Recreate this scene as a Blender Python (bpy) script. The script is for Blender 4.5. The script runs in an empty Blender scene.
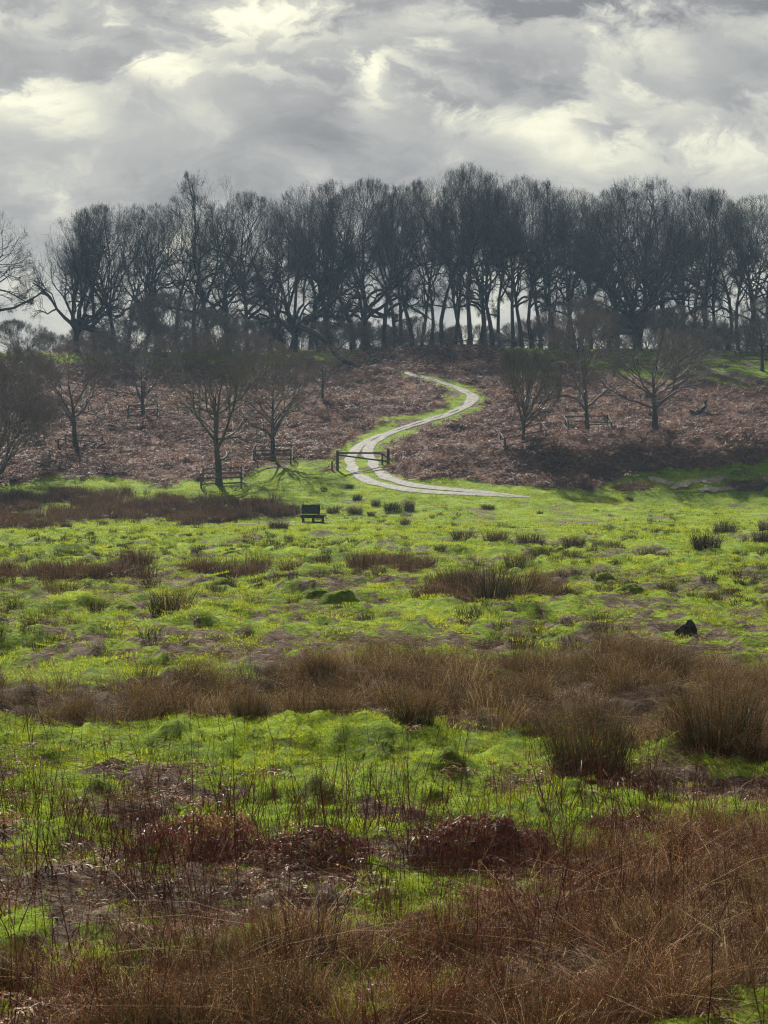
import bpy, math, random
import numpy as np
from mathutils import Vector, Matrix
R = math.radians
rng = np.random.default_rng(7)
random.seed(7)
sc = bpy.context.scene
COL = sc.collection
F = 2000.0; CX = 384.0; CY = 512.0; YH = 455.0
PITCH = math.atan((CY - YH) / F)

# ------------------------------------------------------------------ noise
def _h(ix, iy, s):
    n = (ix.astype(np.int64) * 374761393 + iy.astype(np.int64) * 668265263 + s * 982451653) & 0x7fffffff
    n = ((n ^ (n >> 13)) * 1274126177) & 0x7fffffff
    return ((n ^ (n >> 16)) & 0xffff) / 65535.0
def vnoise(x, y, s=0):
    ix = np.floor(x); iy = np.floor(y); fx = x - ix; fy = y - iy
    fx = fx * fx * fx * (fx * (fx * 6 - 15) + 10); fy = fy * fy * fy * (fy * (fy * 6 - 15) + 10)
    a = _h(ix, iy, s); b = _h(ix + 1, iy, s); c = _h(ix, iy + 1, s); d = _h(ix + 1, iy + 1, s)
    return (a + (b - a) * fx) * (1 - fy) + (c + (d - c) * fx) * fy
def fbm(x, y, s=0, o=4):
    v = 0; a = .5; t = 0
    for k in range(o):
        v = v + a * vnoise(x * 2 ** k + 17.3 * k, y * 2 ** k - 9.1 * k, s + k); t += a; a *= .5
    return v / t
def sstep(a, b, x):
    t = np.clip((x - a) / (b - a), 0, 1); return t * t * (3 - 2 * t)

# ------------------------------------------------------------------ terrain
PD = np.array([-400, -60, -8, 0, 4, 8, 12, 15, 22, 35, 60, 95, 122, 130, 138, 145, 150, 156, 162, 168, 176, 184, 192, 199, 206, 212, 217, 222, 228, 236, 250, 300, 400, 700, 2500], float)
PZ = np.array([2, -1, -1.5, -1.65, -2.2, -3.1, -3.9, -4.25, -4.33, -4.3, -4.33, -4.36, -4.33, -4.1, -3.45, -2.55, -1.8, -.85, .15, 1.25, 2.95, 4.6, 6.3, 7.8, 9.3, 10.4, 11.0, 11.35, 11.45, 11.3, 10.4, 6, 0, -12, -14], float)
def profile(y):
    y = np.asarray(y, float); w = np.where(y < 100, 1.0, 2.5)
    return (np.interp(y, PD, PZ) + np.interp(y - w, PD, PZ) + np.interp(y + w, PD, PZ)) / 3
def zbase(x, y):
    x = np.asarray(x, float); y = np.asarray(y, float)
    z = profile(y)
    hill = sstep(125, 205, y)
    z = z + hill * (0.35 * np.sin(x * .05 + 1.0) + np.where(x < -22, (-22 - x) * .008, 0))
    z = z - sstep(25, 200, np.abs(x) - 20) * hill * 1.5
    # hollow with sandy scrapes on the right, and the steep bracken bank above it
    hx = np.exp(-((x - 25) / 8.5) ** 2)
    z = z - 1.5 * hx * np.exp(-((y - 144) / 5.5) ** 2)
    bank = sstep(1, 6, x) * (1 - .4 * sstep(35, 60, x))
    z = z + 1.5 * bank * np.exp(-((y - 156) / 4.5) ** 2)
    z = z + .8 * sstep(7, 14, x) * (1 - .5 * sstep(35, 60, x)) * sstep(151.0, 153.2, y + .9 * np.sin(x * .55) + .5 * np.sin(x * 1.3)) * (1 - sstep(153, 178, y))
    return z
def at(px, py):
    """ground point seen at a pixel (base relief)"""
    dx = (px - CX) / F; dz = (CY - py) / F
    c, s = math.cos(PITCH), math.sin(PITCH)
    ry = c + dz * s; rz = dz * c - s
    u = dx / ry; v = rz / ry
    ys = np.concatenate([np.arange(9, 120, .1), np.arange(120, 240, .2)])
    g = zbase(u * ys, ys) - v * ys
    k = np.argmax(g >= 0)
    if g[k] < 0: k = len(ys) - 1
    if k > 0:
        t = g[k - 1] / (g[k - 1] - g[k] - 1e-9) if g[k] > g[k - 1] else 0
        y = ys[k - 1] + t * (ys[k] - ys[k - 1])
    else: y = ys[0]
    return float(u * y), float(y)
def proj(x, y, z):
    c, s = math.cos(PITCH), math.sin(PITCH)
    f = y * c - z * s; up = y * s + z * c
    f = np.maximum(f, .5)
    return CX + F * x / f, CY - F * up / f

# track edges (left, right) followed on the ground
TL = [(530, 497), (520, 495.5), (469, 489), (436, 486.5), (410, 483), (392, 477), (381, 468), (376, 460), (372, 452), (376, 443), (399, 431), (423, 424), (449, 416.5), (467, 409.5), (478, 401.5), (477, 395), (463, 388), (443, 381.5), (419, 375), (396, 369), (376, 365), (362, 362)]
TR = [(530, 498), (520, 498), (469, 495.5), (423, 494), (389, 489), (366, 484), (352, 477), (346, 468), (345, 460), (350, 450), (362, 441), (392, 429.5), (419, 421), (446, 413.5), (461, 407), (468, 400), (466, 394.5), (454, 388), (436, 382), (414, 376.5), (392, 371), (372, 367), (358, 364)]
def resamp(P, n):
    P = np.array(P, float); s = np.r_[0, np.cumsum(np.hypot(*np.diff(P, axis=0).T))]
    t = np.linspace(0, s[-1], n)
    Q = np.c_[np.interp(t, s, P[:, 0]), np.interp(t, s, P[:, 1])]
    for _ in range(6): Q[1:-1] = (Q[:-2] + 2 * Q[1:-1] + Q[2:]) / 4
    return Q
tA = np.array([at(*p) for p in TL + []]); tB = np.array([at(*p) for p in TR])
# right-hand wheel line first (towards the field's right), near the gate the lanes part
nA = 150
tA = resamp(tA, nA); tB = resamp(tB, nA)
tC = (tA + tB) / 2
TRK = tC[:, :2]
def dtrack(x, y):
    sh = np.shape(x); x = np.ravel(x); y = np.ravel(y)
    out = np.full(x.shape, 99.0)
    m = (y > 128) & (y < 222) & (np.abs(x) < 30)
    if m.any():
        xs = x[m]; ys = y[m]; o = np.full(xs.shape, 99.0)
        for k in range(0, nA, 3):
            hw = .5 * np.hypot(tA[k, 0] - tB[k, 0], tA[k, 1] - tB[k, 1])
            o = np.minimum(o, np.hypot(xs - TRK[k, 0], ys - TRK[k, 1]) - min(hw, 1.8))
        out[m] = o
    return out.reshape(sh)

FB = [(0, 484), (60, 478), (110, 477), (160, 486), (210, 484), (232, 476), (270, 468), (325, 470), (338, 468), (345, 440), (372, 440), (384, 478), (400, 482), (470, 479), (500, 484), (540, 489), (590, 491), (615, 478), (640, 470), (700, 466), (768, 463)]
HT = [(0, 364), (300, 366), (340, 362), (370, 350), (480, 348), (500, 355), (600, 372), (650, 383), (768, 386)]
def pw(P, x): P = np.array(P, float); return np.interp(x, P[:, 0], P[:, 1])
def cover(x, y):
    """weights: bracken, rush bed, litter/mud (rest is grass), from position on the land"""
    px, py = proj(x, y, zbase(x, y))
    px = np.clip(px, -60, 828)
    n1 = fbm(x * .35, y * .35, 11) - .5; n2 = fbm(x * 1.3, y * .9, 23) - .5
    hill = (y > 128)
    e = 10 * n1 + 6 * n2
    br = sstep(-2, 2, (pw(FB, px) - py) + e) * sstep(-3, 3, (py - pw(HT, px)) + e) * hill
    # green tongues by the track
    dt = dtrack(x, y)
    br = br * sstep(.0, .7, dt + 1.6 * n1 + 2.2 * n2)
    for cx, cy, rx, ry in [(408, 419, 34, 3.5), (455, 398, 15, 8), (372, 437, 10, 4), (528, 374, 26, 4), (300, 466, 36, 7)]:
        q = ((px - cx) / rx) ** 2 + ((py - cy) / ry) ** 2 + 2.2 * n2
        br = br * sstep(.7, 1.3, q)
    # hollow
    q = ((px - 705) / 75) ** 2 + ((py - 484) / 18) ** 2 + 1.2 * n2
    br = br * sstep(.8, 1.1, q)
    # rush beds
    far1 = pw([(0, 700), (100, 697), (200, 686), (300, 680), (420, 674), (540, 668), (650, 672), (768, 682)], px)
    near1 = pw([(0, 727), (150, 728), (300, 732), (450, 736), (540, 741), (630, 748), (660, 770), (768, 785)], px)
    m = 14 * n1 + 8 * n2
    b1 = sstep(-5, 5, (py - far1) + m) * sstep(-4, 4, (near1 - py) + m * .6)
    far2 = pw([(0, 975), (90, 968), (200, 962), (350, 948), (450, 930), (540, 895), (620, 862), (700, 832), (768, 812)], px)
    b2 = sstep(-10, 10, (py - far2) + 2.0 * m)
    b2 = b2 * sstep(-8, 8, (pw([(0, 1300), (540, 1120), (580, 1080), (640, 1045), (768, 1005)], px) - py) + m)
    b2 = b2 * sstep(20, 45, px + 3 * m) * (1 - .95 * sstep(.56, .63, fbm(x * .75, y * .9, 311)))
    f1 = sstep(-1.5, 1.5, py - pw([(0, 497), (100, 494), (200, 500), (290, 506), (305, 514)], px) + e * .9) * sstep(-1.5, 1.5, pw([(0, 532), (100, 521), (200, 524), (280, 517), (305, 512)], px) - py + e * .9) * (px < 306)
    f1 = f1 * sstep(.30, .42, fbm(x * .35, y * .22, 191)); f2 = sstep(-2, 2, py - pw([(0, 575), (130, 572), (262, 570)], px) + e * .3) * sstep(-2, 2, pw([(0, 586), (80, 584), (262, 578)], px) - py + e * .6) * (px < 262) * (fbm(x * .5, y * .2, 91) > .36)
    f3 = (((px - 395) / 43) ** 2 + ((py - 570) / 4) ** 2 + 2 * n2 < 1) * 1.0
    f4 = (((px - 485) / 56) ** 2 + ((py - 600) / 9) ** 2 + 2 * n2 < 1) * 1.0
    f5 = ((((px - 634) / 22) ** 2 + ((py - 488) / 5) ** 2 < 1) | (((px - 748) / 20) ** 2 + ((py - 486) / 5) ** 2 < 1)) * 1.0
    rush = np.maximum.reduce([b1, b2, f1, f2, f3, f4, f5])
    # litter and mud
    lit = sstep(.44, .56, .6 * fbm(x * .45, y * .28, 31) + .4 * fbm(x * 2.2, y * 1.3, 33)) * sstep(628, 652, py + 16 * n1) * (py < 720)
    lit = np.maximum(lit, .9 * sstep(.46, .58, .6 * fbm(x * .3, y * .25, 37) + .4 * fbm(x * 2.2, y * 1.3, 39)) * sstep(600, 625, py) * (py < 700) * sstep(540, 620, px))
    lit = np.maximum(lit, sstep(.53, .60, fbm(x * 1.1, y * .8, 41)) * sstep(-15, 15, py - pw([(0, 770), (150, 775), (350, 800), (560, 780), (768, 770)], px)) * .9)
    lit = np.maximum(lit, sstep(-6, 6, py - 878) * sstep(-6, 6, 935 - py) * sstep(330, 300, px + 0 * py) * sstep(20, 70, px) * .9)
    lit = np.maximum(lit, sstep(.57, .66, fbm(x * .6, y * .35, 51)) * (py < 640) * (py > 500) * .55)
    lit = np.maximum(lit, hill * sstep(.36, .62, fbm(x * .5, y * .4, 97)) * .85 * (py < 470) * (1 - br))
    lit = np.maximum(lit, sstep(.50, .60, .4 * fbm(x * .5, y * .4, 98) + .6 * fbm(x * 2.4, y * 1.6, 99)) * (py > 575) * (py < 650) * .9)
    return br, rush, np.clip(lit, 0, 1)

def micro(x, y):
    d = np.maximum(y, 1)
    a = .10 * (fbm(x * .8, y * .55, 61, 3) - .5) * 2 + .26 * (sstep(.58, .86, vnoise(x * .42, y * .30, 65)))
    a = a + .16 * sstep(.55, .8, vnoise(x * 1.25, y * .8, 66))
    a = a + (.17 * (fbm(x * 2.4, y * 1.5, 68, 3) - .5) + .10 * sstep(.6, .85, vnoise(x * 3.1, y * 1.6, 69))) * (1 - sstep(90, 130, y))
    a = a + (.10 * (fbm(x * 5.5, y * 3.6, 168, 2) - .5) + .09 * sstep(.5, .85, vnoise(x * 3.6, y * 2.2, 169)) + .10 * sstep(.55, .9, vnoise(x * 1.6, y * 1.0, 170))) * (1 - sstep(34, 44, y))
    near = sstep(8, 16, y); a = a * near * np.where(y < 40, .8, 1)
    fld = 1 - sstep(128, 145, y)
    smooth = np.clip(1 - .75 * sstep(100, 118, y) * fld, 0, 1)
    h = .35 * (fbm(x * .35, y * .3, 71, 4) - .5) * sstep(135, 150, y)
    calm = sstep(.3, 2.0, dtrack(x, y))
    return (a * smooth * (.45 + .55 * fld) + h) * calm
MOUNDS = []   # (x, y, r, h)
def zg(x, y):
    return zbase(x, y) + micro(x, y)

# ------------------------------------------------------------------ helpers
def mesh_np(name, V, Fq, mat=None, tone=None, smooth=False, extra=None):
    """Fq: (n,4) or (n,3) int array or list of them"""
    me = bpy.data.meshes.new(name)
    Fl = Fq if isinstance(Fq, list) else [Fq]
    Fl = [f for f in Fl if len(f)]
    me.vertices.add(len(V)); me.vertices.foreach_set('co', np.ascontiguousarray(V, np.float32).ravel())
    if Fl:
        loops = np.concatenate([f.ravel() for f in Fl]).astype(np.int32)
        tot = np.concatenate([np.full(len(f), f.shape[1]) for f in Fl]).astype(np.int32)
        st = np.r_[0, np.cumsum(tot)[:-1]].astype(np.int32)
        me.loops.add(len(loops)); me.loops.foreach_set('vertex_index', loops)
        me.polygons.add(len(tot)); me.polygons.foreach_set('loop_start', st)
        try: me.polygons.foreach_set('loop_total', tot)
        except Exception: pass
        me.polygons.foreach_set('use_smooth', np.full(len(tot), smooth))
    me.update(calc_edges=True)
    if tone is not None:
        a = me.attributes.new('tone', 'FLOAT', 'POINT'); a.data.foreach_set('value', np.ascontiguousarray(tone, np.float32))
    if extra:
        for k, v in extra.items():
            a = me.attributes.new(k, 'FLOAT_COLOR', 'POINT'); a.data.foreach_set('color', np.ascontiguousarray(v, np.float32).ravel())
    if mat: me.materials.append(mat)
    return me
def link(name, me, parent=None, loc=None, rz=0):
    o = bpy.data.objects.new(name, me); COL.objects.link(o)
    if parent is not None: o.parent = parent
    if loc is not None: o.location = loc
    o.rotation_euler.z = rz
    return o
def tag(o, label=None, cat=None, group=None, kind=None):
    if label: o['label'] = label
    if cat: o['category'] = cat
    if group: o['group'] = group
    if kind: o['kind'] = kind
    return o
def dup(root, loc, rz, scale=None):
    r = root.copy(); COL.objects.link(r); r.location = loc; r.rotation_euler.z = rz
    if scale: r.scale = scale
    for ch in list(root.children):
        c = ch.copy(); COL.objects.link(c); c.parent = r
    return r
def norm(v): return v / (np.linalg.norm(v, axis=-1, keepdims=True) + 1e-9)
def strips(P, W, S):
    """ribbons: P (N,K,3) centre line, W (N,K) half width, S (N,3) side direction"""
    N, K, _ = P.shape
    off = S[:, None, :] * W[:, :, None]
    V = np.stack([P - off, P + off], 2).reshape(-1, 3)
    i = (np.arange(N)[:, None] * K + np.arange(K - 1)[None, :]).ravel() * 2
    return V, np.stack([i, i + 1, i + 3, i + 2], 1)
def tubes(P, Rr, n=5):
    N, K, _ = P.shape
    T = norm(np.gradient(P, axis=1))
    ref = np.where(np.abs(T[..., 2:3]) > .9, np.array([1., 0, 0]), np.array([0, 0, 1.]))
    ref = np.broadcast_to(ref[:, :1], T.shape)
    A = norm(np.cross(T, ref)); B = np.cross(T, A)
    a = np.arange(n) * 2 * math.pi / n
    V = P[:, :, None, :] + Rr[:, :, None, None] * (A[:, :, None, :] * np.cos(a)[None, None, :, None] + B[:, :, None, :] * np.sin(a)[None, None, :, None])
    V = V.reshape(-1, 3)
    base = (np.arange(N)[:, None] * K + np.arange(K - 1)[None, :]).ravel() * n
    q = []
    for j in range(n):
        j2 = (j + 1) % n
        q.append(np.stack([base + j, base + j2, base + n + j2, base + n + j], 1))
    return V, np.concatenate(q)
class Acc:
    def __init__(s): s.V = []; s.F = []; s.T = []; s.n = 0
    def add(s, VF, tone=0.5):
        V, Fq = VF
        s.V.append(V); s.F.append(Fq + s.n); s.n += len(V)
        s.T.append(np.full(len(V), tone) if np.isscalar(tone) else tone)
    def mesh(s, name, mat, smooth=False):
        return mesh_np(name, np.concatenate(s.V), s.F, mat, np.concatenate(s.T), smooth)

# ------------------------------------------------------------------ materials
def nodes(name):
    m = bpy.data.materials.new(name); m.use_nodes = True
    nt = m.node_tree; nt.nodes.clear()
    return m, nt, nt.nodes, nt.links
def ramp(N, stops):
    r = N.new('ShaderNodeValToRGB'); e = r.color_ramp.elements
    while len(e) < len(stops): e.new(.5)
    for k, (p, c) in enumerate(stops): e[k].position = p; e[k].color = (*c, 1)
    return r
def leafy(name, stops, trans=.35, rough=.55, spec=.3, nscale=.35, namp=.35, fine=3.0, hue2=None, jit=.25):
    """thin plant matter: colour from the blade's own tone + broad patches + per-plant variation"""
    m, nt, N, L = nodes(name)
    out = N.new('ShaderNodeOutputMaterial')
    at_ = N.new('ShaderNodeAttribute'); at_.attribute_name = 'tone'
    geo = N.new('ShaderNodeNewGeometry')
    nz = N.new('ShaderNodeTexNoise'); nz.inputs['Scale'].default_value = nscale; nz.inputs['Detail'].default_value = fine
    L.new(geo.outputs['Position'], nz.inputs['Vector'])
    oi = N.new('ShaderNodeObjectInfo')
    a = N.new('ShaderNodeMath'); a.operation = 'MULTIPLY_ADD'; L.new(nz.outputs[0], a.inputs[0]); a.inputs[1].default_value = namp * 2; a.inputs[2].default_value = -namp
    b = N.new('ShaderNodeMath'); b.operation = 'MULTIPLY_ADD'; L.new(oi.outputs['Random'], b.inputs[0]); b.inputs[1].default_value = jit; b.inputs[2].default_value = -jit / 2
    c = N.new('ShaderNodeMath'); L.new(a.outputs[0], c.inputs[0]); L.new(b.outputs[0], c.inputs[1])
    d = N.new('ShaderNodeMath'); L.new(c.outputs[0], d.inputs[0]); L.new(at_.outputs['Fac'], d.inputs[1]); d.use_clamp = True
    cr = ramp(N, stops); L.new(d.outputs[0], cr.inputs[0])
    p = N.new('ShaderNodeBsdfPrincipled'); p.inputs['Roughness'].default_value = rough; p.inputs['Specular IOR Level'].default_value = spec
    L.new(cr.outputs[0], p.inputs['Base Color'])
    if trans > 0:
        t = N.new('ShaderNodeBsdfTranslucent'); L.new(cr.outputs[0], t.inputs['Color'])
        mx = N.new('ShaderNodeMixShader'); mx.inputs[0].default_value = trans
        L.new(p.outputs[0], mx.inputs[1]); L.new(t.outputs[0], mx.inputs[2]); L.new(mx.outputs[0], out.inputs[0])
    else: L.new(p.outputs[0], out.inputs[0])
    return m
M_grass = leafy('grass_blades', [(0, (.03, .055, .006)), (.4, (.10, .155, .010)), (.75, (.25, .315, .012)), (1, (.41, .41, .035))], trans=.5, rough=.7, spec=.06, nscale=.5, namp=.6, jit=.4)
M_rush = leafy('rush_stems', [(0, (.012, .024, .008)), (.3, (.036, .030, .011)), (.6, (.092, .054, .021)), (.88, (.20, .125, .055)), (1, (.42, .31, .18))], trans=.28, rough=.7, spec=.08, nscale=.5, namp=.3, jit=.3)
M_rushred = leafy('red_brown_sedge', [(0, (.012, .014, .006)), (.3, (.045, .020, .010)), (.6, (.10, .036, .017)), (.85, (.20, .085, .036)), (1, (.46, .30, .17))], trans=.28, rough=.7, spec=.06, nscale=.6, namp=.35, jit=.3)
M_rushfar = leafy('distant_rush_stems', [(0, (.012, .014, .008)), (.5, (.075, .045, .026)), (1, (.22, .135, .072))], trans=.15, rough=.6, spec=.15, nscale=.5, namp=.3, jit=.3)
M_brack = leafy('dead_bracken', [(0, (.035, .016, .015)), (.45, (.105, .043, .029)), (.8, (.21, .092, .058)), (1, (.42, .27, .19))], trans=.25, rough=.6, spec=.2, nscale=.25, namp=.35, jit=.3)
M_red = leafy('red_dead_stalks', [(0, (.03, .010, .008)), (.5, (.14, .036, .026)), (1, (.30, .12, .08))], trans=.1, rough=.6, spec=.15, nscale=.8, namp=.25)
M_straw = leafy('pale_straw', [(0, (.05, .025, .018)), (.5, (.14, .08, .055)), (1, (.38, .30, .23))], trans=.15, rough=.8, spec=.05, nscale=1.5, namp=.3)
M_twig = leafy('twig_bark', [(0, (.02, .02, .022)), (1, (.065, .058, .056))], trans=0, rough=.8, spec=.15, nscale=.5, namp=.3)
M_twigp = leafy('purple_brown_twigs', [(0, (.08, .07, .068)), (1, (.24, .19, .175))], trans=0, rough=.8, spec=.15, nscale=.5, namp=.3)

def solid(name, c1, c2, scale=4, rough=.9, bump=.3, stretch=(1, 1, 1), spec=.2, dist=.05):
    m, nt, N, L = nodes(name)
    out = N.new('ShaderNodeOutputMaterial'); tc = N.new('ShaderNodeTexCoord')
    mp = N.new('ShaderNodeMapping'); mp.inputs['Scale'].default_value = stretch; L.new(tc.outputs['Object'], mp.inputs[0])
    nz = N.new('ShaderNodeTexNoise'); nz.inputs['Scale'].default_value = scale; nz.inputs['Detail'].default_value = 8; nz.inputs['Roughness'].default_value = .65
    L.new(mp.outputs[0], nz.inputs['Vector'])
    cr = ramp(N, [(.35, c1), (.65, c2)]); L.new(nz.outputs[0], cr.inputs[0])
    p = N.new('ShaderNodeBsdfPrincipled'); p.inputs['Roughness'].default_value = rough; p.inputs['Specular IOR Level'].default_value = spec
    L.new(cr.outputs[0], p.inputs['Base Color'])
    b = N.new('ShaderNodeBump'); b.inputs['Strength'].default_value = bump; b.inputs['Distance'].default_value = dist
    L.new(nz.outputs[0], b.inputs['Height']); L.new(b.outputs[0], p.inputs['Normal']); L.new(p.outputs[0], out.inputs[0])
    return m
M_bark = solid('tree_bark', (.035, .03, .027), (.10, .088, .075), 5, .9, .8, (2, 2, .35))
M_wood = solid('weathered_wood', (.06, .052, .045), (.17, .15, .13), 9, .85, .5, (1, 1, 1))
M_woodd = solid('dark_damp_wood', (.02, .022, .016), (.07, .065, .05), 9, .8, .5)
M_gate = solid('mossy_gate_wood', (.035, .045, .022), (.10, .11, .06), 9, .85, .5)
M_soil = solid('dark_peaty_soil', (.018, .014, .010), (.06, .05, .035), 6, .95, 1.0)
M_track = solid('stony_track', (.06, .058, .054), (.185, .18, .17), 2.6, .85, .2, (1, 1, 1), .2)
M_sand = solid('sandy_scrape', (.15, .13, .10), (.36, .32, .25), 1.8, .85, .6)

def ground_mat():
    m, nt, N, L = nodes('ground_turf')
    out = N.new('ShaderNodeOutputMaterial')
    geo = N.new('ShaderNodeNewGeometry'); at_ = N.new('ShaderNodeAttribute'); at_.attribute_name = 'cover'
    sp = N.new('ShaderNodeSeparateColor'); L.new(at_.outputs['Color'], sp.inputs[0])
    def noise(s, d=6, r=.6):
        n = N.new('ShaderNodeTexNoise'); n.inputs['Scale'].default_value = s; n.inputs['Detail'].default_value = d; n.inputs['Roughness'].default_value = r
        L.new(geo.outputs['Position'], n.inputs['Vector']); return n
    n1 = noise(.45, 8, .7); n2 = noise(3.5, 8, .7); n3 = noise(14, 5, .6)
    g = ramp(N, [(.30, (.022, .036, .006)), (.45, (.06, .095, .009)), (.58, (.15, .225, .010)), (.75, (.25, .32, .02))])
    ad = N.new('ShaderNodeMath'); ad.operation = 'MULTIPLY_ADD'; L.new(n2.outputs[0], ad.inputs[0]); ad.inputs[1].default_value = .5
    m2 = N.new('ShaderNodeMath'); m2.operation = 'MULTIPLY'; L.new(n1.outputs[0], m2.inputs[0]); m2.inputs[1].default_value = .6; L.new(m2.outputs[0], ad.inputs[2])
    L.new(ad.outputs[0], g.inputs[0])
    b = ramp(N, [(.3, (.035, .018, .014)), (.5, (.11, .058, .045)), (.7, (.22, .13, .10))]); L.new(n2.outputs[0], b.inputs[0])
    r = ramp(N, [(.3, (.02, .014, .008)), (.7, (.085, .05, .028))]); L.new(n2.outputs[0], r.inputs[0])
    l = ramp(N, [(.3, (.03, .022, .016)), (.52, (.10, .072, .055)), (.72, (.26, .21, .165))]); L.new(n2.outputs[0], l.inputs[0])
    cur = g.outputs[0]
    for ch, src, nn in ((0, b, n3), (1, r, n3), (2, l, n3)):
        # noisy edge between covers
        k = N.new('ShaderNodeMath'); k.operation = 'MULTIPLY_ADD'; L.new(nn.outputs[0], k.inputs[0]); k.inputs[1].default_value = .9; L.new(sp.outputs[ch], k.inputs[2])
        mr = N.new('ShaderNodeMapRange'); mr.inputs['From Min'].default_value = .82; mr.inputs['From Max'].default_value = 1.05; L.new(k.outputs[0], mr.inputs[0])
        mx = N.new('ShaderNodeMix'); mx.data_type = 'RGBA'; L.new(mr.outputs[0], mx.inputs[0]); L.new(cur, mx.inputs[6]); L.new(src.outputs[0], mx.inputs[7]); cur = mx.outputs[2]
    p = N.new('ShaderNodeBsdfPrincipled'); p.inputs['Roughness'].default_value = .95; p.inputs['Specular IOR Level'].default_value = .04
    L.new(cur, p.inputs['Base Color'])
    b1 = N.new('ShaderNodeBump'); b1.inputs['Strength'].default_value = .9; b1.inputs['Distance'].default_value = .12; L.new(n2.outputs[0], b1.inputs['Height'])
    b2 = N.new('ShaderNodeBump'); b2.inputs['Strength'].default_value = .7; b2.inputs['Distance'].default_value = .03; L.new(n3.outputs[0], b2.inputs['Height']); L.new(b1.outputs[0], b2.inputs['Normal'])
    L.new(b2.outputs[0], p.inputs['Normal']); L.new(p.outputs[0], out.inputs[0])
    return m
M_ground = ground_mat()

# ------------------------------------------------------------------ ground sheet
yb = np.r_[np.linspace(-300, -20, 12), np.linspace(-15, 8, 16)[:-1]]
yf = 8 * np.exp(np.arange(0, 880) * .0039)           # to about 246 m
yr = 246 * np.exp(np.arange(1, 60) * .042)
Y = np.r_[yb, yf, yr]
u = np.r_[-6, -3.5, -2.2, -1.4, -1, -.75, -.6, -.5, -.42, -.36, -.31, np.linspace(-.27, .27, 235), .31, .36, .42, .5, .6, .75, 1, 1.4, 2.2, 3.5, 6]
GX = u[None, :] * np.maximum(Y, 30)[:, None]
nf = (u[None, :] * np.maximum(Y, 8)[:, None])
GX = np.where(np.abs(u[None, :]) <= .28, nf, np.sign(u)[None, :] * ((np.abs(u)[None, :] - .27) * np.maximum(Y, 40)[:, None] + .27 * np.maximum(Y, 8)[:, None]))
GY = np.repeat(Y[:, None], len(u), 1)
GZ = zg(GX, GY)
br, ru, li = cover(GX, GY)
colr = np.stack([br, ru, li, np.ones_like(br)], -1).reshape(-1, 4)
nY, nU = GX.shape
idx = (np.arange(nY - 1)[:, None] * nU + np.arange(nU - 1)[None, :]).ravel()
gm = mesh_np('ground', np.stack([GX, GY, GZ], -1).reshape(-1, 3), np.stack([idx, idx + 1, idx + nU + 1, idx + nU], 1), M_ground, None, True, {'cover': colr})
tag(link('ground', gm), kind='structure')

# ------------------------------------------------------------------ track (wheel ruts with a grassy crown)
def ribbon(P, Q, nw=5, lift=.035):
    n = len(P); V = []
    for i in range(n):
        for j in range(nw):
            t = j / (nw - 1); e = .16 * (vnoise(np.array(i * .33), np.array(3. + j), 5 + j) - .5) * 2
            x, y = P[i] * (1 - t) + Q[i] * t
            if j in (0, nw - 1): x += e
            V.append((x, y, float(zg(np.array(x), np.array(y))) + lift + .01 * math.sin(t * math.pi)))
    V = np.array(V); k = (np.arange(n - 1)[:, None] * nw + np.arange(nw - 1)[None, :]).ravel()
    return V, np.stack([k, k + 1, k + nw + 1, k + nw], 1)
a = Acc()
tt = np.linspace(0, 1, nA)
gap = np.interp(tt, [0, .05, .12, .2, .30, .36, .6, 1], [.04, .06, .14, .28, .38, .10, .06, .05])
dAB = tB - tA
L0, L1 = tA, tA + dAB * (0.5 - gap / 2)[:, None]
R0, R1 = tA + dAB * (0.5 + gap / 2)[:, None], tB
a.add(ribbon(L0, L1)); a.add(ribbon(R0, R1))
tag(link('track', a.mesh('track', M_track, True)), kind='structure')
# sandy worn paths in the hollow on the right
a = Acc()
for P in ([(672, 489), (690, 482.5), (712, 480.5), (728, 478.5)], [(700, 492), (716, 489), (735, 488), (744, 490)], [(752, 487), (762, 483), (775, 480)], [(648, 478), (664, 483), (676, 485)]):
    Q = resamp([at(*p) for p in P], 30); t = norm(np.gradient(Q, axis=0)); nrm = np.c_[-t[:, 1], t[:, 0]]
    w = ((.34 * np.sin(np.linspace(.15, 3.0, 30)) + .08) * (.6 + .8 * vnoise(np.arange(30) * .6, np.arange(30) * 0., 4)))[:, None]
    a.add(ribbon(Q - nrm * w, Q + nrm * w, 5, .06))
tag(link('sandy_path', a.mesh('sandy_path', M_sand, True)), kind='structure')

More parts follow.
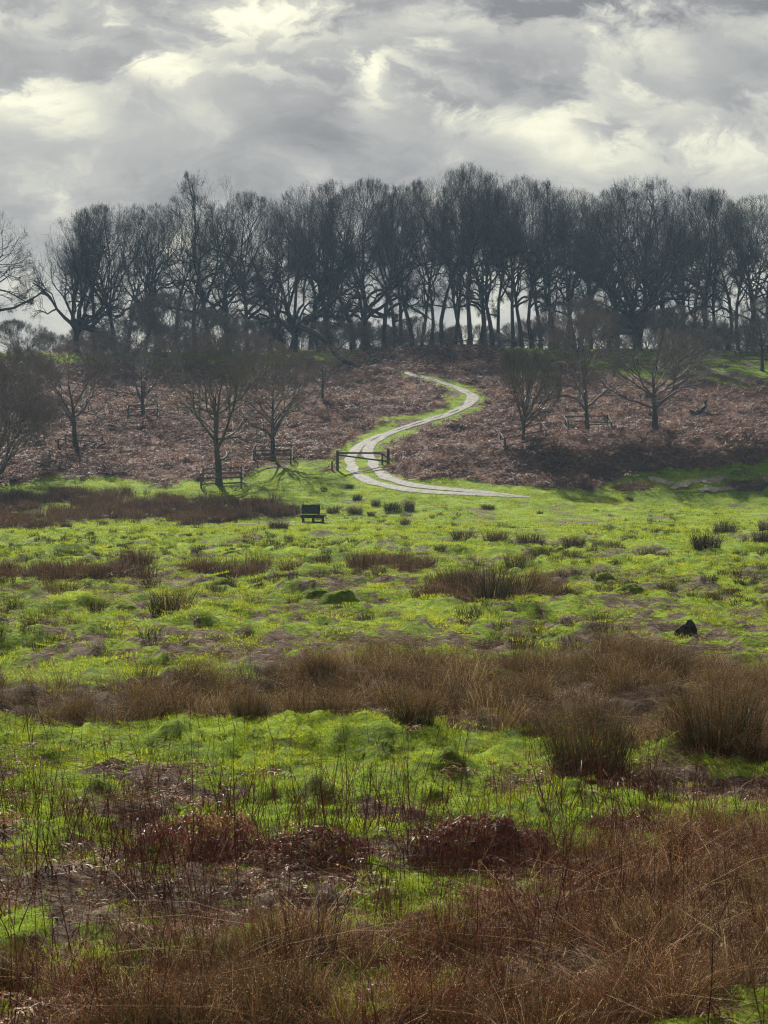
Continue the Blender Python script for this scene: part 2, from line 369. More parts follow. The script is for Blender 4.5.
# ------------------------------------------------------------------ bare trees
def grow_branches(p0, d0, L, K, wig, up, g):
    N = len(p0); P = np.zeros((N, K, 3)); P[:, 0] = p0; d = norm(d0); st = (L / (K - 1))[:, None]
    for k in range(1, K):
        d = norm(d + g.normal(0, wig, (N, 3)) + np.array([0, 0, up]) / (K - 1))
        P[:, k] = P[:, k - 1] + d * st
    return P
def kids(P, Rd, m, t0, t1, a0, a1, g):
    N, K, _ = P.shape
    t = t0 + (t1 - t0) * (np.arange(m)[None, :] + g.random((N, m))) / m
    f = t * (K - 1); i = np.minimum(f.astype(int), K - 2); w = (f - i)[..., None]
    n_ = np.arange(N)[:, None]
    pos = P[n_, i] * (1 - w) + P[n_, i + 1] * w
    tan = norm(P[n_, i + 1] - P[n_, i])
    r = Rd[n_, i] * (1 - w[..., 0]) + Rd[n_, i + 1] * w[..., 0]
    ang = a0 + (a1 - a0) * g.random((N, m))
    az = np.arange(m)[None, :] * 2.4 + g.random((N, 1)) * 6.28 + g.normal(0, .5, (N, m))
    ref = np.where(np.abs(tan[..., 2:3]) > .9, np.array([1., 0, 0]), np.array([0, 0, 1.]))
    A = norm(np.cross(tan, ref)); B = np.cross(tan, A)
    d = tan * np.cos(ang)[..., None] + (A * np.cos(az)[..., None] + B * np.sin(az)[..., None]) * np.sin(ang)[..., None]
    return pos.reshape(-1, 3), d.reshape(-1, 3), r.reshape(-1), t.reshape(-1)
def envd(p, d, c, ax):
    q = (p - c) / ax; e = d / ax
    a = (e * e).sum(-1); b = (q * e).sum(-1); cc = (q * q).sum(-1) - 1
    D = np.maximum(b * b - a * cc, 0); return np.maximum((-b + np.sqrt(D)) / a, 0)
def tree(name, seed, H, rx, r0, trunk_top, stems=1, stem_spread=0, limb=(12, .25, 1., 35, 70), env=(.6, .45), counts=(8, 7, 6, 3), wig=.16, up=.3, twig=.55, lean=(0, 0), tr=.0075, lf=.85, mat=None, flat=1.0, rad_=.6):
    g = np.random.default_rng(seed)
    c = np.array([0, 0, H * env[0]]); ax = np.array([rx, rx, H * env[1]])
    p0 = np.zeros((stems, 3)); d0 = np.zeros((stems, 3)); d0[:, 2] = 1
    for k in range(stems):
        q = 6.28 * k / max(stems, 1) + g.random() * .8
        if stems > 1:
            p0[k, :2] = [.25 * r0 * 4 * math.cos(q), .25 * r0 * 4 * math.sin(q)]
            d0[k, :2] = [stem_spread * math.cos(q), stem_spread * math.sin(q)]
        d0[k, :2] += lean
    p0[:, 2] = -.35
    Ls = np.full(stems, trunk_top) * (1 + .15 * g.normal(size=stems) * (stems > 1))
    K = 9; T = grow_branches(p0, d0, Ls, K, wig * .42, .25, g)
    rt = r0 * np.interp(np.linspace(0, 1, K), [0, .06, .15, 1], [1.45, 1.12, 1, .42 if trunk_top < .6 * H else .16])[None, :].repeat(stems, 0)
    tk = Acc(); tk.add(tubes(T, rt, 10))
    cr = Acc()
    m, t0, t1, a0, a1 = limb
    p, d, r, t = kids(T, rt, m, t0, t1, R(a0), R(a1), g)
    dist = envd(p, d, c, ax); Ln = np.clip(dist * (lf + .12 * g.random(len(dist))), .8, None)
    rr = np.minimum(r * .68, .034 * Ln + .01)
    P = grow_branches(p, d, Ln, 8, wig, up * .9, g); K = 8
    Rd = rr[:, None] * np.linspace(1, .3, K)[None, :]
    cr.add(tubes(P, Rd, 6), .35)
    wigs = [wig, wig * 1.05, wig, wig]; nseg = [6, 5, 4, 3]; sides = [5, 3, 0, 0]
    angs = [(30, 66), (28, 66), (25, 62), (22, 60)]
    for lv, mm in enumerate(counts):
        p, d, r, t = kids(P, Rd, mm, [.34, .42, .42, .1][lv], 1., R(angs[lv][0]), R(angs[lv][1]), g)
        d[:, 2] *= flat
        d = norm(d + np.array([0, 0, up * .35]) + rad_ * norm(p - np.array([0, 0, H * (env[0] - env[1] * .7)])))
        dist = envd(p, d, c, ax)
        cap = [.34 * H, .2 * H, .11 * H, twig][lv] if lv < 3 else twig
        pl = [.30, .18, .10][lv] * H if lv < 3 else twig
        Ln = np.minimum(dist * .9, pl * (.6 + .7 * g.random(len(dist)))); Ln = np.maximum(Ln, twig * (.35 + .5 * g.random(len(dist))))
        last = lv == len(counts) - 1
        rmin = tr * (1.0 if last else 1.3)
        rr = np.clip(r * .62, rmin, .026 * Ln + rmin)
        K = nseg[min(lv, 3)]
        P = grow_branches(p, d, Ln, K, wigs[min(lv, 3)], up * .5, g)
        Rd = rr[:, None] * np.linspace(1, .38 if not last else .5, K)[None, :]
        if sides[lv] and not last: cr.add(tubes(P, Rd, sides[lv]), .45)
        else:
            S = norm(np.cross(P[:, -1] - P[:, 0], g.normal(size=(len(P), 3))))
            cr.add(strips(P, Rd * 1.25, S), .6 if last else .5)
    tm = tk.mesh(name + '_trunk', M_bark, True); cm = cr.mesh(name + '_crown', mat or M_twig, False)
    return tm, cm, H, rx
PROTO = {}
for k in range(5):
    PROTO['tall', k] = tree('tall_tree', 100 + k, 21, 5.6, .36, 15.5, limb=(18, .36, .99, 34, 72), env=(.665, .34), counts=(6, 6, 6, 2), wig=.26, up=.22, twig=.6, lean=(.03 * (k - 2), 0), tr=.0065)
for k in range(4):
    PROTO['dome', k] = tree('dome_tree', 200 + k, 20, 8.5, .5, 11, limb=(14, .36, 1., 25, 84), env=(.62, .385), counts=(7, 6, 6, 3), wig=.28, up=.08, twig=.6, lean=(.06 * (k - 1.5), 0))
for k in range(3):
    PROTO['oak', k] = tree('spreading_oak', 300 + k, 17, 11, .75, 4.6, limb=(13, .5, 1., 25, 82), env=(.52, .5), counts=(8, 7, 7, 3), wig=.32, up=.08, twig=.6, lean=(.1 * (k - 1), 0), lf=.8)
for k in range(4):
    PROTO['young', k] = tree('young_tree', 400 + k, 10, 5, .24, 6.6, limb=(17, .26, 1., 30, 72), env=(.58, .43), counts=(6, 5, 4, 2), wig=.15, up=.15, twig=.5, mat=M_twigp, tr=.006)
PROTO['vase', 0] = tree('vase_tree', 500, 7, 3.4, .17, 2.6, limb=(16, .4, 1., 8, 52), env=(.6, .42), counts=(8, 6, 5, 2), wig=.07, up=.35, twig=.4, mat=M_twigp, tr=.006, lf=.9)
for k in range(3):
    PROTO['scrub', k] = tree('scrub_bush', 600 + k, 5, 4, .07, 2.2, stems=7, stem_spread=.75, limb=(5, .2, 1., 15, 60), env=(.45, .55), counts=(5, 5, 4, 2), wig=.16, up=.2, twig=.45, mat=M_twigp, tr=.0085)

def put_tree(px, ybase, ytop, hw, kind, k, name, d=None, rz=None):
    if d is None:
        x, y = at(px, ybase)
    else:
        y = d; x = (px - CX) / F * y
    z = float(zg(np.array(x), np.array(y)))
    topz = (YH - ytop) / F * y
    if kind == 'tall': hw = hw * 1.45
    if kind == 'dome': hw = hw * 1.18
    tm, cm, H, rx = PROTO[kind, k]
    h = max(topz - z, 1.5); sz = h / H; sx = (hw * y / F) / rx
    sx = min(max(sx, sz * .6), sz * 1.6)
    o = bpy.data.objects.new(name, None); COL.objects.link(o)
    o.empty_display_size = .5
    o.location = (x, y, z); o.scale = (sx, sx, sz); o.rotation_euler.z = random.random() * 6.28 if rz is None else rz
    t = link('trunk', tm, o); c = link('crown', cm, o)
    return o
ORD = ['first', 'second', 'third', 'fourth', 'fifth', 'sixth', 'seventh', 'eighth', 'ninth', 'tenth', 'eleventh', 'twelfth', 'thirteenth', 'fourteenth', 'fifteenth', 'sixteenth', 'seventeenth', 'eighteenth', 'nineteenth', 'twentieth']
def ordn(i): return ORD[i] if i < 20 else ('thirtieth' if i == 29 else 'twenty-' + ORD[i - 20]) if i < 30 else ('fortieth' if i == 39 else 'thirty-' + ORD[i - 30]) if i < 40 else 'forty-' + ORD[i - 40]
# ridge trees: (px, distance, top row, half width px, kind, variant)
RIDGE = [
 (-30, 216, 205, 58, 'dome', 0), (76, 222, 214, 58, 'oak', 0), (97, 226, 206, 30, 'dome', 1), (114, 224, 204, 34, 'dome', 2), (145, 228, 204, 32, 'dome', 3),
 (158, 224, 206, 30, 'tall', 0), (176, 232, 200, 22, 'tall', 1), (196, 236, 196, 26, 'tall', 2), (209, 226, 171, 33, 'dome', 0), (229, 238, 206, 24, 'tall', 4), (249, 230, 194, 32, 'dome', 1), (268, 240, 200, 28, 'tall', 2),
 (293, 217, 205, 66, 'oak', 1), (312, 232, 181, 38, 'dome', 2), (336, 238, 182, 36, 'dome', 3), (352, 230, 185, 30, 'tall', 3), (369, 234, 181, 40, 'dome', 1), (384, 226, 186, 36, 'dome', 0), (401, 238, 188, 24, 'tall', 0),
 (413, 226, 184, 24, 'tall', 1), (430, 231, 180, 20, 'tall', 2), (443, 227, 170, 24, 'tall', 3), (455, 234, 172, 22, 'tall', 4), (470, 226, 166, 26, 'tall', 0), (479, 236, 168, 26, 'tall', 2), (493, 228, 175, 24, 'tall', 1), (501, 240, 180, 22, 'tall', 3),
 (513, 229, 182, 22, 'tall', 4), (522, 235, 178, 22, 'tall', 0), (532, 228, 181, 22, 'tall', 2), (541, 236, 183, 22, 'tall', 1), (556, 230, 186, 26, 'tall', 3), (574, 238, 192, 26, 'tall', 4), (590, 232, 196, 26, 'tall', 0),
 (606, 242, 195, 28, 'tall', 1), (637, 219, 202, 72, 'oak', 2), (640, 240, 174, 42, 'dome', 2), (662, 236, 182, 32, 'dome', 3), (684, 240, 190, 26, 'tall', 4), (705, 224, 190, 38, 'dome', 1), (716, 234, 196, 22, 'tall', 0), (727, 229, 197, 22, 'tall', 2), (739, 236, 196, 22, 'tall', 3), (752, 228, 197, 26, 'tall', 1), (764, 233, 198, 26, 'tall', 4), (782, 229, 196, 30, 'dome', 0), (812, 234, 194, 30, 'tall', 2), (-75, 226, 215, 40, 'dome', 3), (845, 230, 200, 34, 'dome', 2),
]
RIDGE += [(128, 240, 208, 28, 'dome', 0), (222, 244, 204, 26, 'dome', 3), (285, 244, 198, 26, 'tall', 1), (324, 246, 188, 26, 'tall', 4), (360, 248, 186, 26, 'tall', 2), (392, 246, 190, 24, 'tall', 3), (420, 248, 184, 22, 'tall', 0), (463, 246, 176, 22, 'tall', 1), (486, 244, 178, 22, 'tall', 4), (549, 246, 190, 24, 'tall', 2), (565, 244, 192, 24, 'tall', 0), (583, 247, 196, 24, 'tall', 3), (618, 246, 190, 28, 'dome', 1), (695, 246, 194, 26, 'tall', 2), (745, 246, 200, 24, 'tall', 0)]
RIDGE.sort(key=lambda r: r[0])
adj = {'tall': 'tall narrow bare tree', 'dome': 'round-topped bare tree', 'oak': 'broad low-limbed oak'}
cnt = {}
nm = {'tall': 'bare_tree', 'dome': 'bare_tree', 'oak': 'oak_tree'}
tot = {k: sum(1 for r in RIDGE if r[4] == k and -20 < r[0] < 785) for k in adj}
rzs = {('oak', 1): 1.2}
for px, d, yt, hw, kd, k in RIDGE:
    o = put_tree(px, 0, yt, hw, kd, k, nm[kd], d=d)
    if not -20 < px < 785:
        lab = adj[kd] + (' past the left' if px < 0 else ' past the right') + f' end of the ridge, {"nearer to" if -50 < px < 800 else "farther from"} the wood' if px not in (812,) else 'tall narrow bare tree between the last two round-topped ones at the right end'
    else:
        i = cnt.get(kd, 0); cnt[kd] = i + 1
        lab = f'{adj[kd]}, {ordn(i)} from left of {tot[kd]} on the ridge'
    tag(o, lab, 'tree', {'tall': 'tall narrow trees on the ridge', 'dome': 'round-topped trees on the ridge', 'oak': 'spreading oaks on the ridge'}[kd])
# scrub under and in front of the ridge trees
SCR = [(20, 218, 322, 34), (52, 236, 335, 24), (135, 219, 318, 40), (172, 215, 296, 50), (214, 213, 312, 44), (254, 232, 322, 32), (335, 218, 322, 36), (378, 228, 326, 32), (402, 221, 336, 18), (436, 236, 333, 24), (500, 236, 334, 24), (545, 234, 328, 30), (580, 213, 300, 44), (605, 228, 312, 40), (676, 216, 308, 48), (725, 228, 330, 36), (768, 216, 322, 36), (300, 240, 318, 44), (350, 243, 322, 40), (470, 244, 326, 36), (530, 246, 322, 40), (650, 243, 312, 50), (706, 244, 322, 36), (90, 240, 328, 34), (420, 247, 320, 36), (752, 246, 318, 40)]
SCR.sort()
for i, (px, d, yt, hw) in enumerate(SCR):
    o = put_tree(px, 0, yt, hw, 'scrub', i % 3, 'scrub_bush', d=d)
    tag(o, f'twiggy bare undergrowth bush under the ridge trees, {ordn(i)} from left', 'bush', 'undergrowth bushes below the ridge trees')
# trees on the slope
MID = [(76, 447, 346, 52, 'young', 0, 'bare young tree inside a rail guard on the left bracken slope'),
 (143, 416, 340, 44, 'young', 1, 'smaller bare tree higher up the slope between the two left guarded trees'),
 (219, 487, 338, 74, 'young', 2, 'largest bare young tree at the foot of the slope in a rail guard'),
 (273, 460, 346, 50, 'young', 3, 'bare young tree in a rail guard just left of the field gate'),
 (322, 402, 345, 34, 'young', 1, 'faint small bare tree on the slope below the big oak'),
 (523, 440, 353, 38, 'vase', 0, 'small bare tree with upswept fan of twigs right of the track'),
 (588, 432, 312, 46, 'young', 0, 'slender bare tree in a wide rail guard on the right slope'),
 (655, 431, 334, 66, 'young', 3, 'wide bare tree forking low with no guard on the right slope'),
 (762, 371, 300, 38, 'young', 1, 'bare tree in a guard on the green slope at the right edge')]
for px, yb_, yt, hw, kd, k, lab in MID:
    tag(put_tree(px, yb_, yt, hw, kd, k, 'young_tree'), lab, 'tree', 'young trees on the slope')
for i, (px, yb_, yt, hw, lab) in enumerate([(-6, 478, 368, 68, 'large rounded grey willow bush cut by the left edge below the slope'), (20, 400, 348, 40, 'bare bush on the upper left slope behind the grey willow bush'), (108, 372, 336, 40, 'low bare thicket on the upper left slope above the guarded tree'), (185, 372, 330, 42, 'bare thicket on the upper slope right of the smaller guarded tree'), (250, 376, 334, 40, 'bare thicket on the upper slope left of the big oak'), (690, 372, 330, 34, 'low bare thicket on the upper right slope behind the wide tree')]):
    tag(put_tree(px, yb_, yt, hw, 'scrub', i % 3, 'willow_bush' if i == 0 else 'thicket_bush'), lab, 'bush', 'bushes on the upper slope' if i else None)

# ------------------------------------------------------------------ carpentry: guards, gate, bench, fence
def box_np(p, q, w, h, taper=1):
    """bar from p to q, w sideways, h up, slightly worn ends"""
    p = np.array(p, float); q = np.array(q, float); t = norm(q - p)
    ref = np.array([0, 0, 1.]) if abs(t[2]) < .9 else np.array([1., 0, 0])
    s = norm(np.cross(t, ref)); v = np.cross(s, t)
    c = min(w, h) * .22; K = 4
    prof = [(-w + c, -h), (w - c, -h), (w, -h + c), (w, h - c), (w - c, h), (-w + c, h), (-w, h - c), (-w, -h + c)]
    V = []
    for i in range(K):
        f = i / (K - 1); b = p + (q - p) * f + s * (random.random() - .5) * w * .3
        for a_, b_ in prof: V.append(b + s * a_ + v * b_)
    V.append(p); V.append(q); n = 8; Fq = []; Ft = []
    for i in range(K - 1):
        for j in range(n):
            Fq.append((i * n + j, i * n + (j + 1) % n, (i + 1) * n + (j + 1) % n, (i + 1) * n + j))
    for j in range(n):
        Ft.append((K * n, (j + 1) % n, j)); Ft.append((K * n + 1, (K - 1) * n + j, (K - 1) * n + (j + 1) % n))
    return np.array(V), np.array(Fq), np.array(Ft)
def bar(name, p, q, w, h, mat, parent):
    V, Fq, Ft = box_np(p, q, w / 2, h / 2)
    return link(name, mesh_np(name, V, [Fq, Ft], mat), parent)
def root(name, x, y, rz=0):
    o = bpy.data.objects.new(name, None); COL.objects.link(o); o.location = (x, y, float(zg(np.array(x), np.array(y)))); o.rotation_euler.z = rz; o.empty_display_size = .3
    return o
def local_z(o, lx, ly):
    c, s = math.cos(o.rotation_euler.z), math.sin(o.rotation_euler.z)
    X = o.location.x + c * lx - s * ly; Yy = o.location.y + s * lx + c * ly
    return float(zg(np.array(X), np.array(Yy))) - o.location.z
def guard(px, py, w, h, rails, lab, rz=0.1, dep=None, posts=2, tilt=0):
    x, y = at(px, py); o = root('tree_guard', x, y, rz); dep = dep or w
    cs = [(-w / 2, -dep / 2), (w / 2, -dep / 2), (w / 2, dep / 2), (-w / 2, dep / 2)]
    for k in range(4):
        (ax_, ay_), (bx_, by_) = cs[k], cs[(k + 1) % 4]
        za, zb_ = local_z(o, ax_, ay_), local_z(o, bx_, by_)
        lx = tilt * (random.random() - .5)
        bar('post', (ax_, ay_, za - .3), (ax_ + lx, ay_, za + h), .13, .13, M_wood, o)
        for r_ in range(rails):
            f = h * (.95 - .62 * r_ / max(rails - 1, 1))
            n_ = np.array([by_ - ay_, -(bx_ - ax_)]); n_ = n_ / np.hypot(*n_) * .085
            bar('rail', (ax_ + n_[0], ay_ + n_[1], za + f + tilt * (random.random() - .5) * .5), (bx_ + n_[0], by_ + n_[1], zb_ + f + tilt * (random.random() - .5) * .5), .035, .09, M_wood, o)
    tag(o, lab, 'tree guard', 'wooden tree guards on the slope')
guard(222, 487, 2.9, 1.1, 3, 'weathered leaning rail guard round the largest young tree at the slope foot', .05, 2.4, tilt=.2)
guard(80, 449, 3.0, .9, 2, 'low rail guard round the tree on the left bracken slope', -.08, 2.6, tilt=.2)
guard(273, 462, 2.9, 1.05, 3, 'rail guard round the tree just left of the field gate', .0, 2.4, tilt=.1)
guard(143, 417, 2.6, .9, 2, 'faint rail guard round the smaller tree higher on the left slope', .1, 2.2)
guard(523, 441, 3.2, .95, 2, 'rail guard round the small fan-shaped tree right of the track', .1, 2.2)
guard(588, 433, 3.6, 1.15, 2, 'wide rail guard round the slender tree on the right slope', 0, 3.0)
guard(757, 363, 4.2, 1.1, 2, 'rail guard round the tree on the green slope at the right edge', 0, 3.0)
# barrier gate over the track
gx, gy = at(337.5, 470.5); g0 = root('field_gate', gx, gy)
rx_, ry_ = at(388, 465); rz_ = float(zg(np.array(rx_), np.array(ry_)))
q = np.array([rx_ - gx, ry_ - gy, rz_ - g0.location.z])
bar('post', (0, 0, -.4), (0, 0, 1.55), .2, .2, M_gate, g0)
bar('post', (-.42, .05, -.3), (-.42, .05, .7), .13, .13, M_gate, g0)
bar('post', (q[0], q[1], q[2] - .4), (q[0] + .02, q[1], q[2] + 1.25), .24, .24, M_gate, g0)
bar('post', (q[0] - .45, q[1] + .1, q[2] - .4), (q[0] - .45, q[1] + .1, q[2] + .9), .13, .13, M_gate, g0)
bar('top_rail', (.1, 0, 1.34), (q[0] * .86, q[1] * .86, q[2] + .93), .12, .14, M_gate, g0)
bar('brace', (.1, 0, 1.18), (q[0] * .98, q[1] * .97, q[2] + .28), .09, .11, M_gate, g0)
bar('latch_strut', (q[0] * .86, q[1] * .86, q[2] + .93), (q[0] * .97, q[1] * .97, q[2] + .6), .08, .10, M_gate, g0)
tag(g0, 'mossy timber barrier gate with slanting brace across the winding track', 'gate')
# bench
bx_, by_ = at(313, 523); b0 = root('bench', bx_, by_, -.1)
for lx in (-.62, 0.02, .62):
    bar('leg', (lx, -.17, -.1), (lx, -.17, .43), .22, .09, M_woodd, b0); bar('leg', (lx, .17, -.1), (lx, .17, .43), .14, .09, M_woodd, b0)
bar('seat', (-.78, 0, .47), (.78, 0, .47), .5, .08, M_woodd, b0)
bar('apron', (-.74, -.25, .36), (.74, -.25, .36), .04, .14, M_woodd, b0); bar('stretcher', (-.66, -.2, .03), (.66, -.2, .03), .06, .12, M_woodd, b0)
for lx in (-.68, .34): bar('back_post', (lx, .24, .3), (lx - .04, .36, 1.15), .09, .07, M_woodd, b0)
V, Fq, Ft = box_np((-.76, .33, .84), (.40, .33, .84), .03, .29); link('backrest', mesh_np('backrest', V, [Fq, Ft], M_woodd), b0)
tag(b0, 'small dark timber bench with broad backrest standing alone on the green field', 'bench')
# rail fence under the ridge trees
f0x, f0y = (400 - CX) / F * 220, 220.0
fo = root('rail_fence', f0x, f0y)
prev = None; n = 9
for k in range(n):
    lx = k * 2.45; ly = .4 * math.sin(k * .7); z0 = local_z(fo, lx, ly)
    bar('post', (lx, ly, z0 - .3), (lx, ly, z0 + 1.15), .12, .12, M_wood, fo)
    if prev:
        for f in (.45, .95): bar('rail', (prev[0], prev[1] - .09, prev[2] + f), (lx, ly - .09, z0 + f), .04, .1, M_wood, fo)
    prev = (lx, ly, z0)
tag(fo, 'low post and rail fence along the crest beneath the tall trees', 'fence')

# ------------------------------------------------------------------ dead wood
def boughs(name, lines, lab, cat, seed, twn=8, tw=1.2):
    """lines: list of ([(px,py,dist-or-None,height)...], r0, r1) built in world space"""
    g = np.random.default_rng(seed)
    ac = Acc(); first = None; subs = Acc()
    for pts, r0, r1 in lines:
        W = []
        for (X, Yy, Zz) in pts: W.append((X, Yy, Zz))
        W = np.array(W)
        if first is None: first = W[0].copy()
        t = np.linspace(0, len(W) - 1, 12); Q = np.stack([np.interp(t, np.arange(len(W)), W[:, c]) for c in range(3)], 1)
        for _ in range(2): Q[1:-1] = (Q[:-2] + 2 * Q[1:-1] + Q[2:]) / 4
        Q[1:-1] += g.normal(0, r0 * .35, (10, 3)); Q = Q[None]
        Rr = np.linspace(r0, r1, 12)[None]
        ac.add(tubes(Q - first, Rr, 8))
        p, d, r, _t = kids(Q, Rr, twn, .3, 1, R(30), R(70), g)
        P = grow_branches(p, d, tw * (.5 + g.random(len(p))), 6, .25, .1, g); Rd = np.minimum(r * .5, .04)[:, None] * np.linspace(1, .3, 6)[None]
        subs.add(tubes(P - first, Rd, 4), .4)
        p, d, r, _t = kids(P, Rd, 5, .2, 1, R(25), R(60), g)
        P = grow_branches(p, d, tw * .4 * (.5 + g.random(len(p))), 4, .2, .1, g)
        subs.add(tubes(P - first, np.full((len(P), 4), .012), 3), .5)
    o = bpy.data.objects.new(name, None); COL.objects.link(o); o.location = first
    link('limb', ac.mesh('limb', M_bark, True), o); link('twigs', subs.mesh('twigs', M_twig), o)
    tag(o, lab, cat); return o
def gp(px, py, up=0):
    x, y = at(px, py); return (x, y, float(zg(np.array(x), np.array(y))) + up)
gA = gp(366, 368, .1); sc_ = gA[1] / F
def rel(px, py, dy=0): return (gA[0] + (px - 366) * sc_, gA[1] + dy, gA[2] + (368 - py) * sc_)
boughs('fallen_bough', [([rel(300, 326, 2), rel(318, 334, 1.5), rel(332, 350, 1), rel(345, 362, .6), rel(356, 366, .2), rel(366, 368)], .30, .2), ([rel(366, 368), rel(370, 356, .3), rel(370, 342, .4)], .14, .05), ([rel(366, 368), rel(378, 362, -.3), rel(390, 354, -.5)], .13, .04), ([rel(366, 370), rel(350, 373, -.5), rel(338, 371, -1)], .1, .05)],
       'long fallen oak bough drooping to the ground beside the top of the track', 'fallen branch', 5)
gB = gp(448, 362, 0); sB = gB[1] / F
boughs('dead_stump', [([(gB[0], gB[1], gB[2] - .2), (gB[0] + .1, gB[1], gB[2] + .8), (gB[0] - .1, gB[1], gB[2] + 1.6)], .32, .16), ([(gB[0], gB[1], gB[2] + .3), (gB[0] - .7, gB[1], gB[2] + .7), (gB[0] - 1.0, gB[1], gB[2] + 1.3)], .1, .04)],
       'dark broken stump with one side branch on the bank below the tall trees', 'stump', 6, 4, .7)
gC = gp(690, 415, .25); sC = gC[1] / F
boughs('dead_branch', [([(gC[0], gC[1], gC[2]), (gC[0] + 8 * sC, gC[1], gC[2] + .0), (gC[0] + 14 * sC, gC[1], gC[2] + 3 * sC), (gC[0] + 16.5 * sC, gC[1], gC[2] + 12 * sC)], .26, .11)],
       'curved dead branch curling up from the bracken on the right slope', 'dead branch', 7, 3, .6)

def lump(name, px, py, wpx, hpx, mat, lab, cat, seed, grp=None, rough=.25, top=None, hf=3.):
    x, y = at(px, py); s = y / F; w = wpx * s / 2; h = hpx * s
    nr, na = 14, 36; V = []
    for i in range(nr):
        f = i / (nr - 1)
        for j in range(na):
            a_ = j * 2 * math.pi / na
            rr = (1 - f) ; nz = float(fbm(np.array(3 * math.cos(a_) * rr + seed * 7.7), np.array(3 * math.sin(a_) * rr + 3.1), seed, 4)) - .5
            R0 = rr * (1 + rough * .8 * nz)
            X = w * R0 * math.cos(a_); Y_ = w * .8 * R0 * math.sin(a_)
            Z = h * (1 - rr ** 2.4) * (1 + rough * 1.6 * nz) - .06
            V.append((X, Y_, Z + (0 if top is None else top * h * max(0, math.cos(a_ - .3)) * (1 - rr) * rr * 3)))
    k = (np.arange(nr - 1)[:, None] * na + np.arange(na)[None, :]); k2 = (np.arange(nr - 1)[:, None] * na + (np.arange(na) + 1)[None, :] % na)
    Fq = np.stack([k.ravel(), k2.ravel(), k2.ravel() + na, k.ravel() + na], 1)
    o = link(name, mesh_np(name, np.array(V), Fq, mat, None, True), None, (x, y, float(zg(np.array(x), np.array(y)))))
    tag(o, lab, cat, grp); MOUNDS.append((x, y, w, h, o)); return o
lump('tree_stump', 686, 638, 27, 15, M_soil, 'jagged black peaty stump on the litter beyond the right rush bed', 'stump', 3, None, .55, .35)

# ------------------------------------------------------------------ small plant prototypes
def blades(n, rad, hmin, hmax, w, lean, curl, g, K=4, tone=(.2, .8), power=1.0):
    a_ = g.random(n) * 6.283; r_ = rad * np.sqrt(g.random(n))
    p0 = np.c_[r_ * np.cos(a_), r_ * np.sin(a_), np.full(n, -.03)]
    h = hmin + (hmax - hmin) * g.random(n) ** power
    la = a_ + g.normal(0, .9, n); ln = lean * (.2 + g.random(n)) * (.4 + r_ / max(rad, 1e-3))
    t = np.linspace(0, 1, K)
    out = np.c_[np.cos(la), np.sin(la)]
    bend = ln[:, None] * h[:, None] * (t[None, :] + curl * t[None, :] ** 3)
    P = np.zeros((n, K, 3)); P[:, :, :2] = p0[:, None, :2] + out[:, None, :] * bend[:, :, None]
    P[:, :, 2] = p0[:, 2:3] + h[:, None] * (t[None, :] - .25 * curl * ln[:, None] * t[None, :] ** 3)
    th = g.random(n) * 6.283; S = np.c_[np.cos(th), np.sin(th), np.zeros(n)]
    W = w * (.7 + .6 * g.random(n))[:, None] * np.array([1, .95, .75, .2])[None, :] if K == 4 else w * np.linspace(1, .2, K)[None, :].repeat(n, 0)
    V, Fq = strips(P, W, S)
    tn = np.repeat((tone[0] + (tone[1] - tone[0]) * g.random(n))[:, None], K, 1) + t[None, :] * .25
    return (V, Fq), np.repeat(tn, 2, 1).ravel(), P
def proto(name, me):
    o = bpy.data.objects.new(name, me); return o
def coll(name, objs):
    c = bpy.data.collections.new(name)
    for o in objs: c.objects.link(o)
    return c
def grass_proto(seed, rad, n, h0, h1, w, tone=(.25, .75)):
    g = np.random.default_rng(seed); a_ = Acc(); s, t, _ = blades(n, rad, h0, h1, w, .55, .8, g, 3, tone); a_.add(s, t)
    return proto('grass_patch', a_.mesh('grass_patch', M_grass))
c_g1 = coll('turf_near', [grass_proto(10 + k, .24, 200, .012, .052, .0032, (.1, .85)) for k in range(5)])
c_g2 = coll('turf_mid', [grass_proto(20 + k, .38, 130, .02, .07, .007, (.2, .95)) for k in range(5)])
c_g3 = coll('turf_far', [grass_proto(30 + k, .6, 110, .03, .11, .014, (.2, .9)) for k in range(4)])
def rush_mesh(name, seed, n, rad, h0, h1, w, mat, tone=(.15, .75), lean=.35, heads=True, dead=.10, curl=.5):
    g = np.random.default_rng(seed); a_ = Acc()
    s, t, P = blades(n, rad, h0, h1, w, lean, curl, g, 4, tone, .7); a_.add(s, t)
    if dead > 0:
        m = max(3, int(n * dead)); s, t, _ = blades(m, rad * 1.2, h0 * .7, h1 * .9, w * 1.25, lean * 2.4, 1.6, g, 4, (.6, .9)); a_.add(s, t)
    if heads:   # small seed clusters below the tips
        k = g.random(n) < .55; Q = P[k]; m = len(Q)
        c = Q[:, 2] * .35 + Q[:, 3] * .65
        d = norm(g.normal(size=(m, 3)) + np.array([0, 0, .5])); Pp = np.stack([c, c + d * .018], 1)
        a_.add(strips(Pp, np.tile(np.array([.004, .003]), (m, 1)) * (w / .002) ** .5, norm(np.cross(d, g.normal(size=(m, 3))))), .9)
    return a_.mesh(name, mat)
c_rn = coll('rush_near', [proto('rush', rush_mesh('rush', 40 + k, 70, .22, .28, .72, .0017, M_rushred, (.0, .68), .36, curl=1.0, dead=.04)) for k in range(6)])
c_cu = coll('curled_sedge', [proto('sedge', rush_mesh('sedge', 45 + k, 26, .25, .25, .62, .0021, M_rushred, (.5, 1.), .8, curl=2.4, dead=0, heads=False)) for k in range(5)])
c_rm = coll('rush_mid', [proto('rush', rush_mesh('rush', 50 + k, 85, .28, .3, .8, .0034, M_rush, (.1, .72), .38, curl=.8)) for k in range(6)])
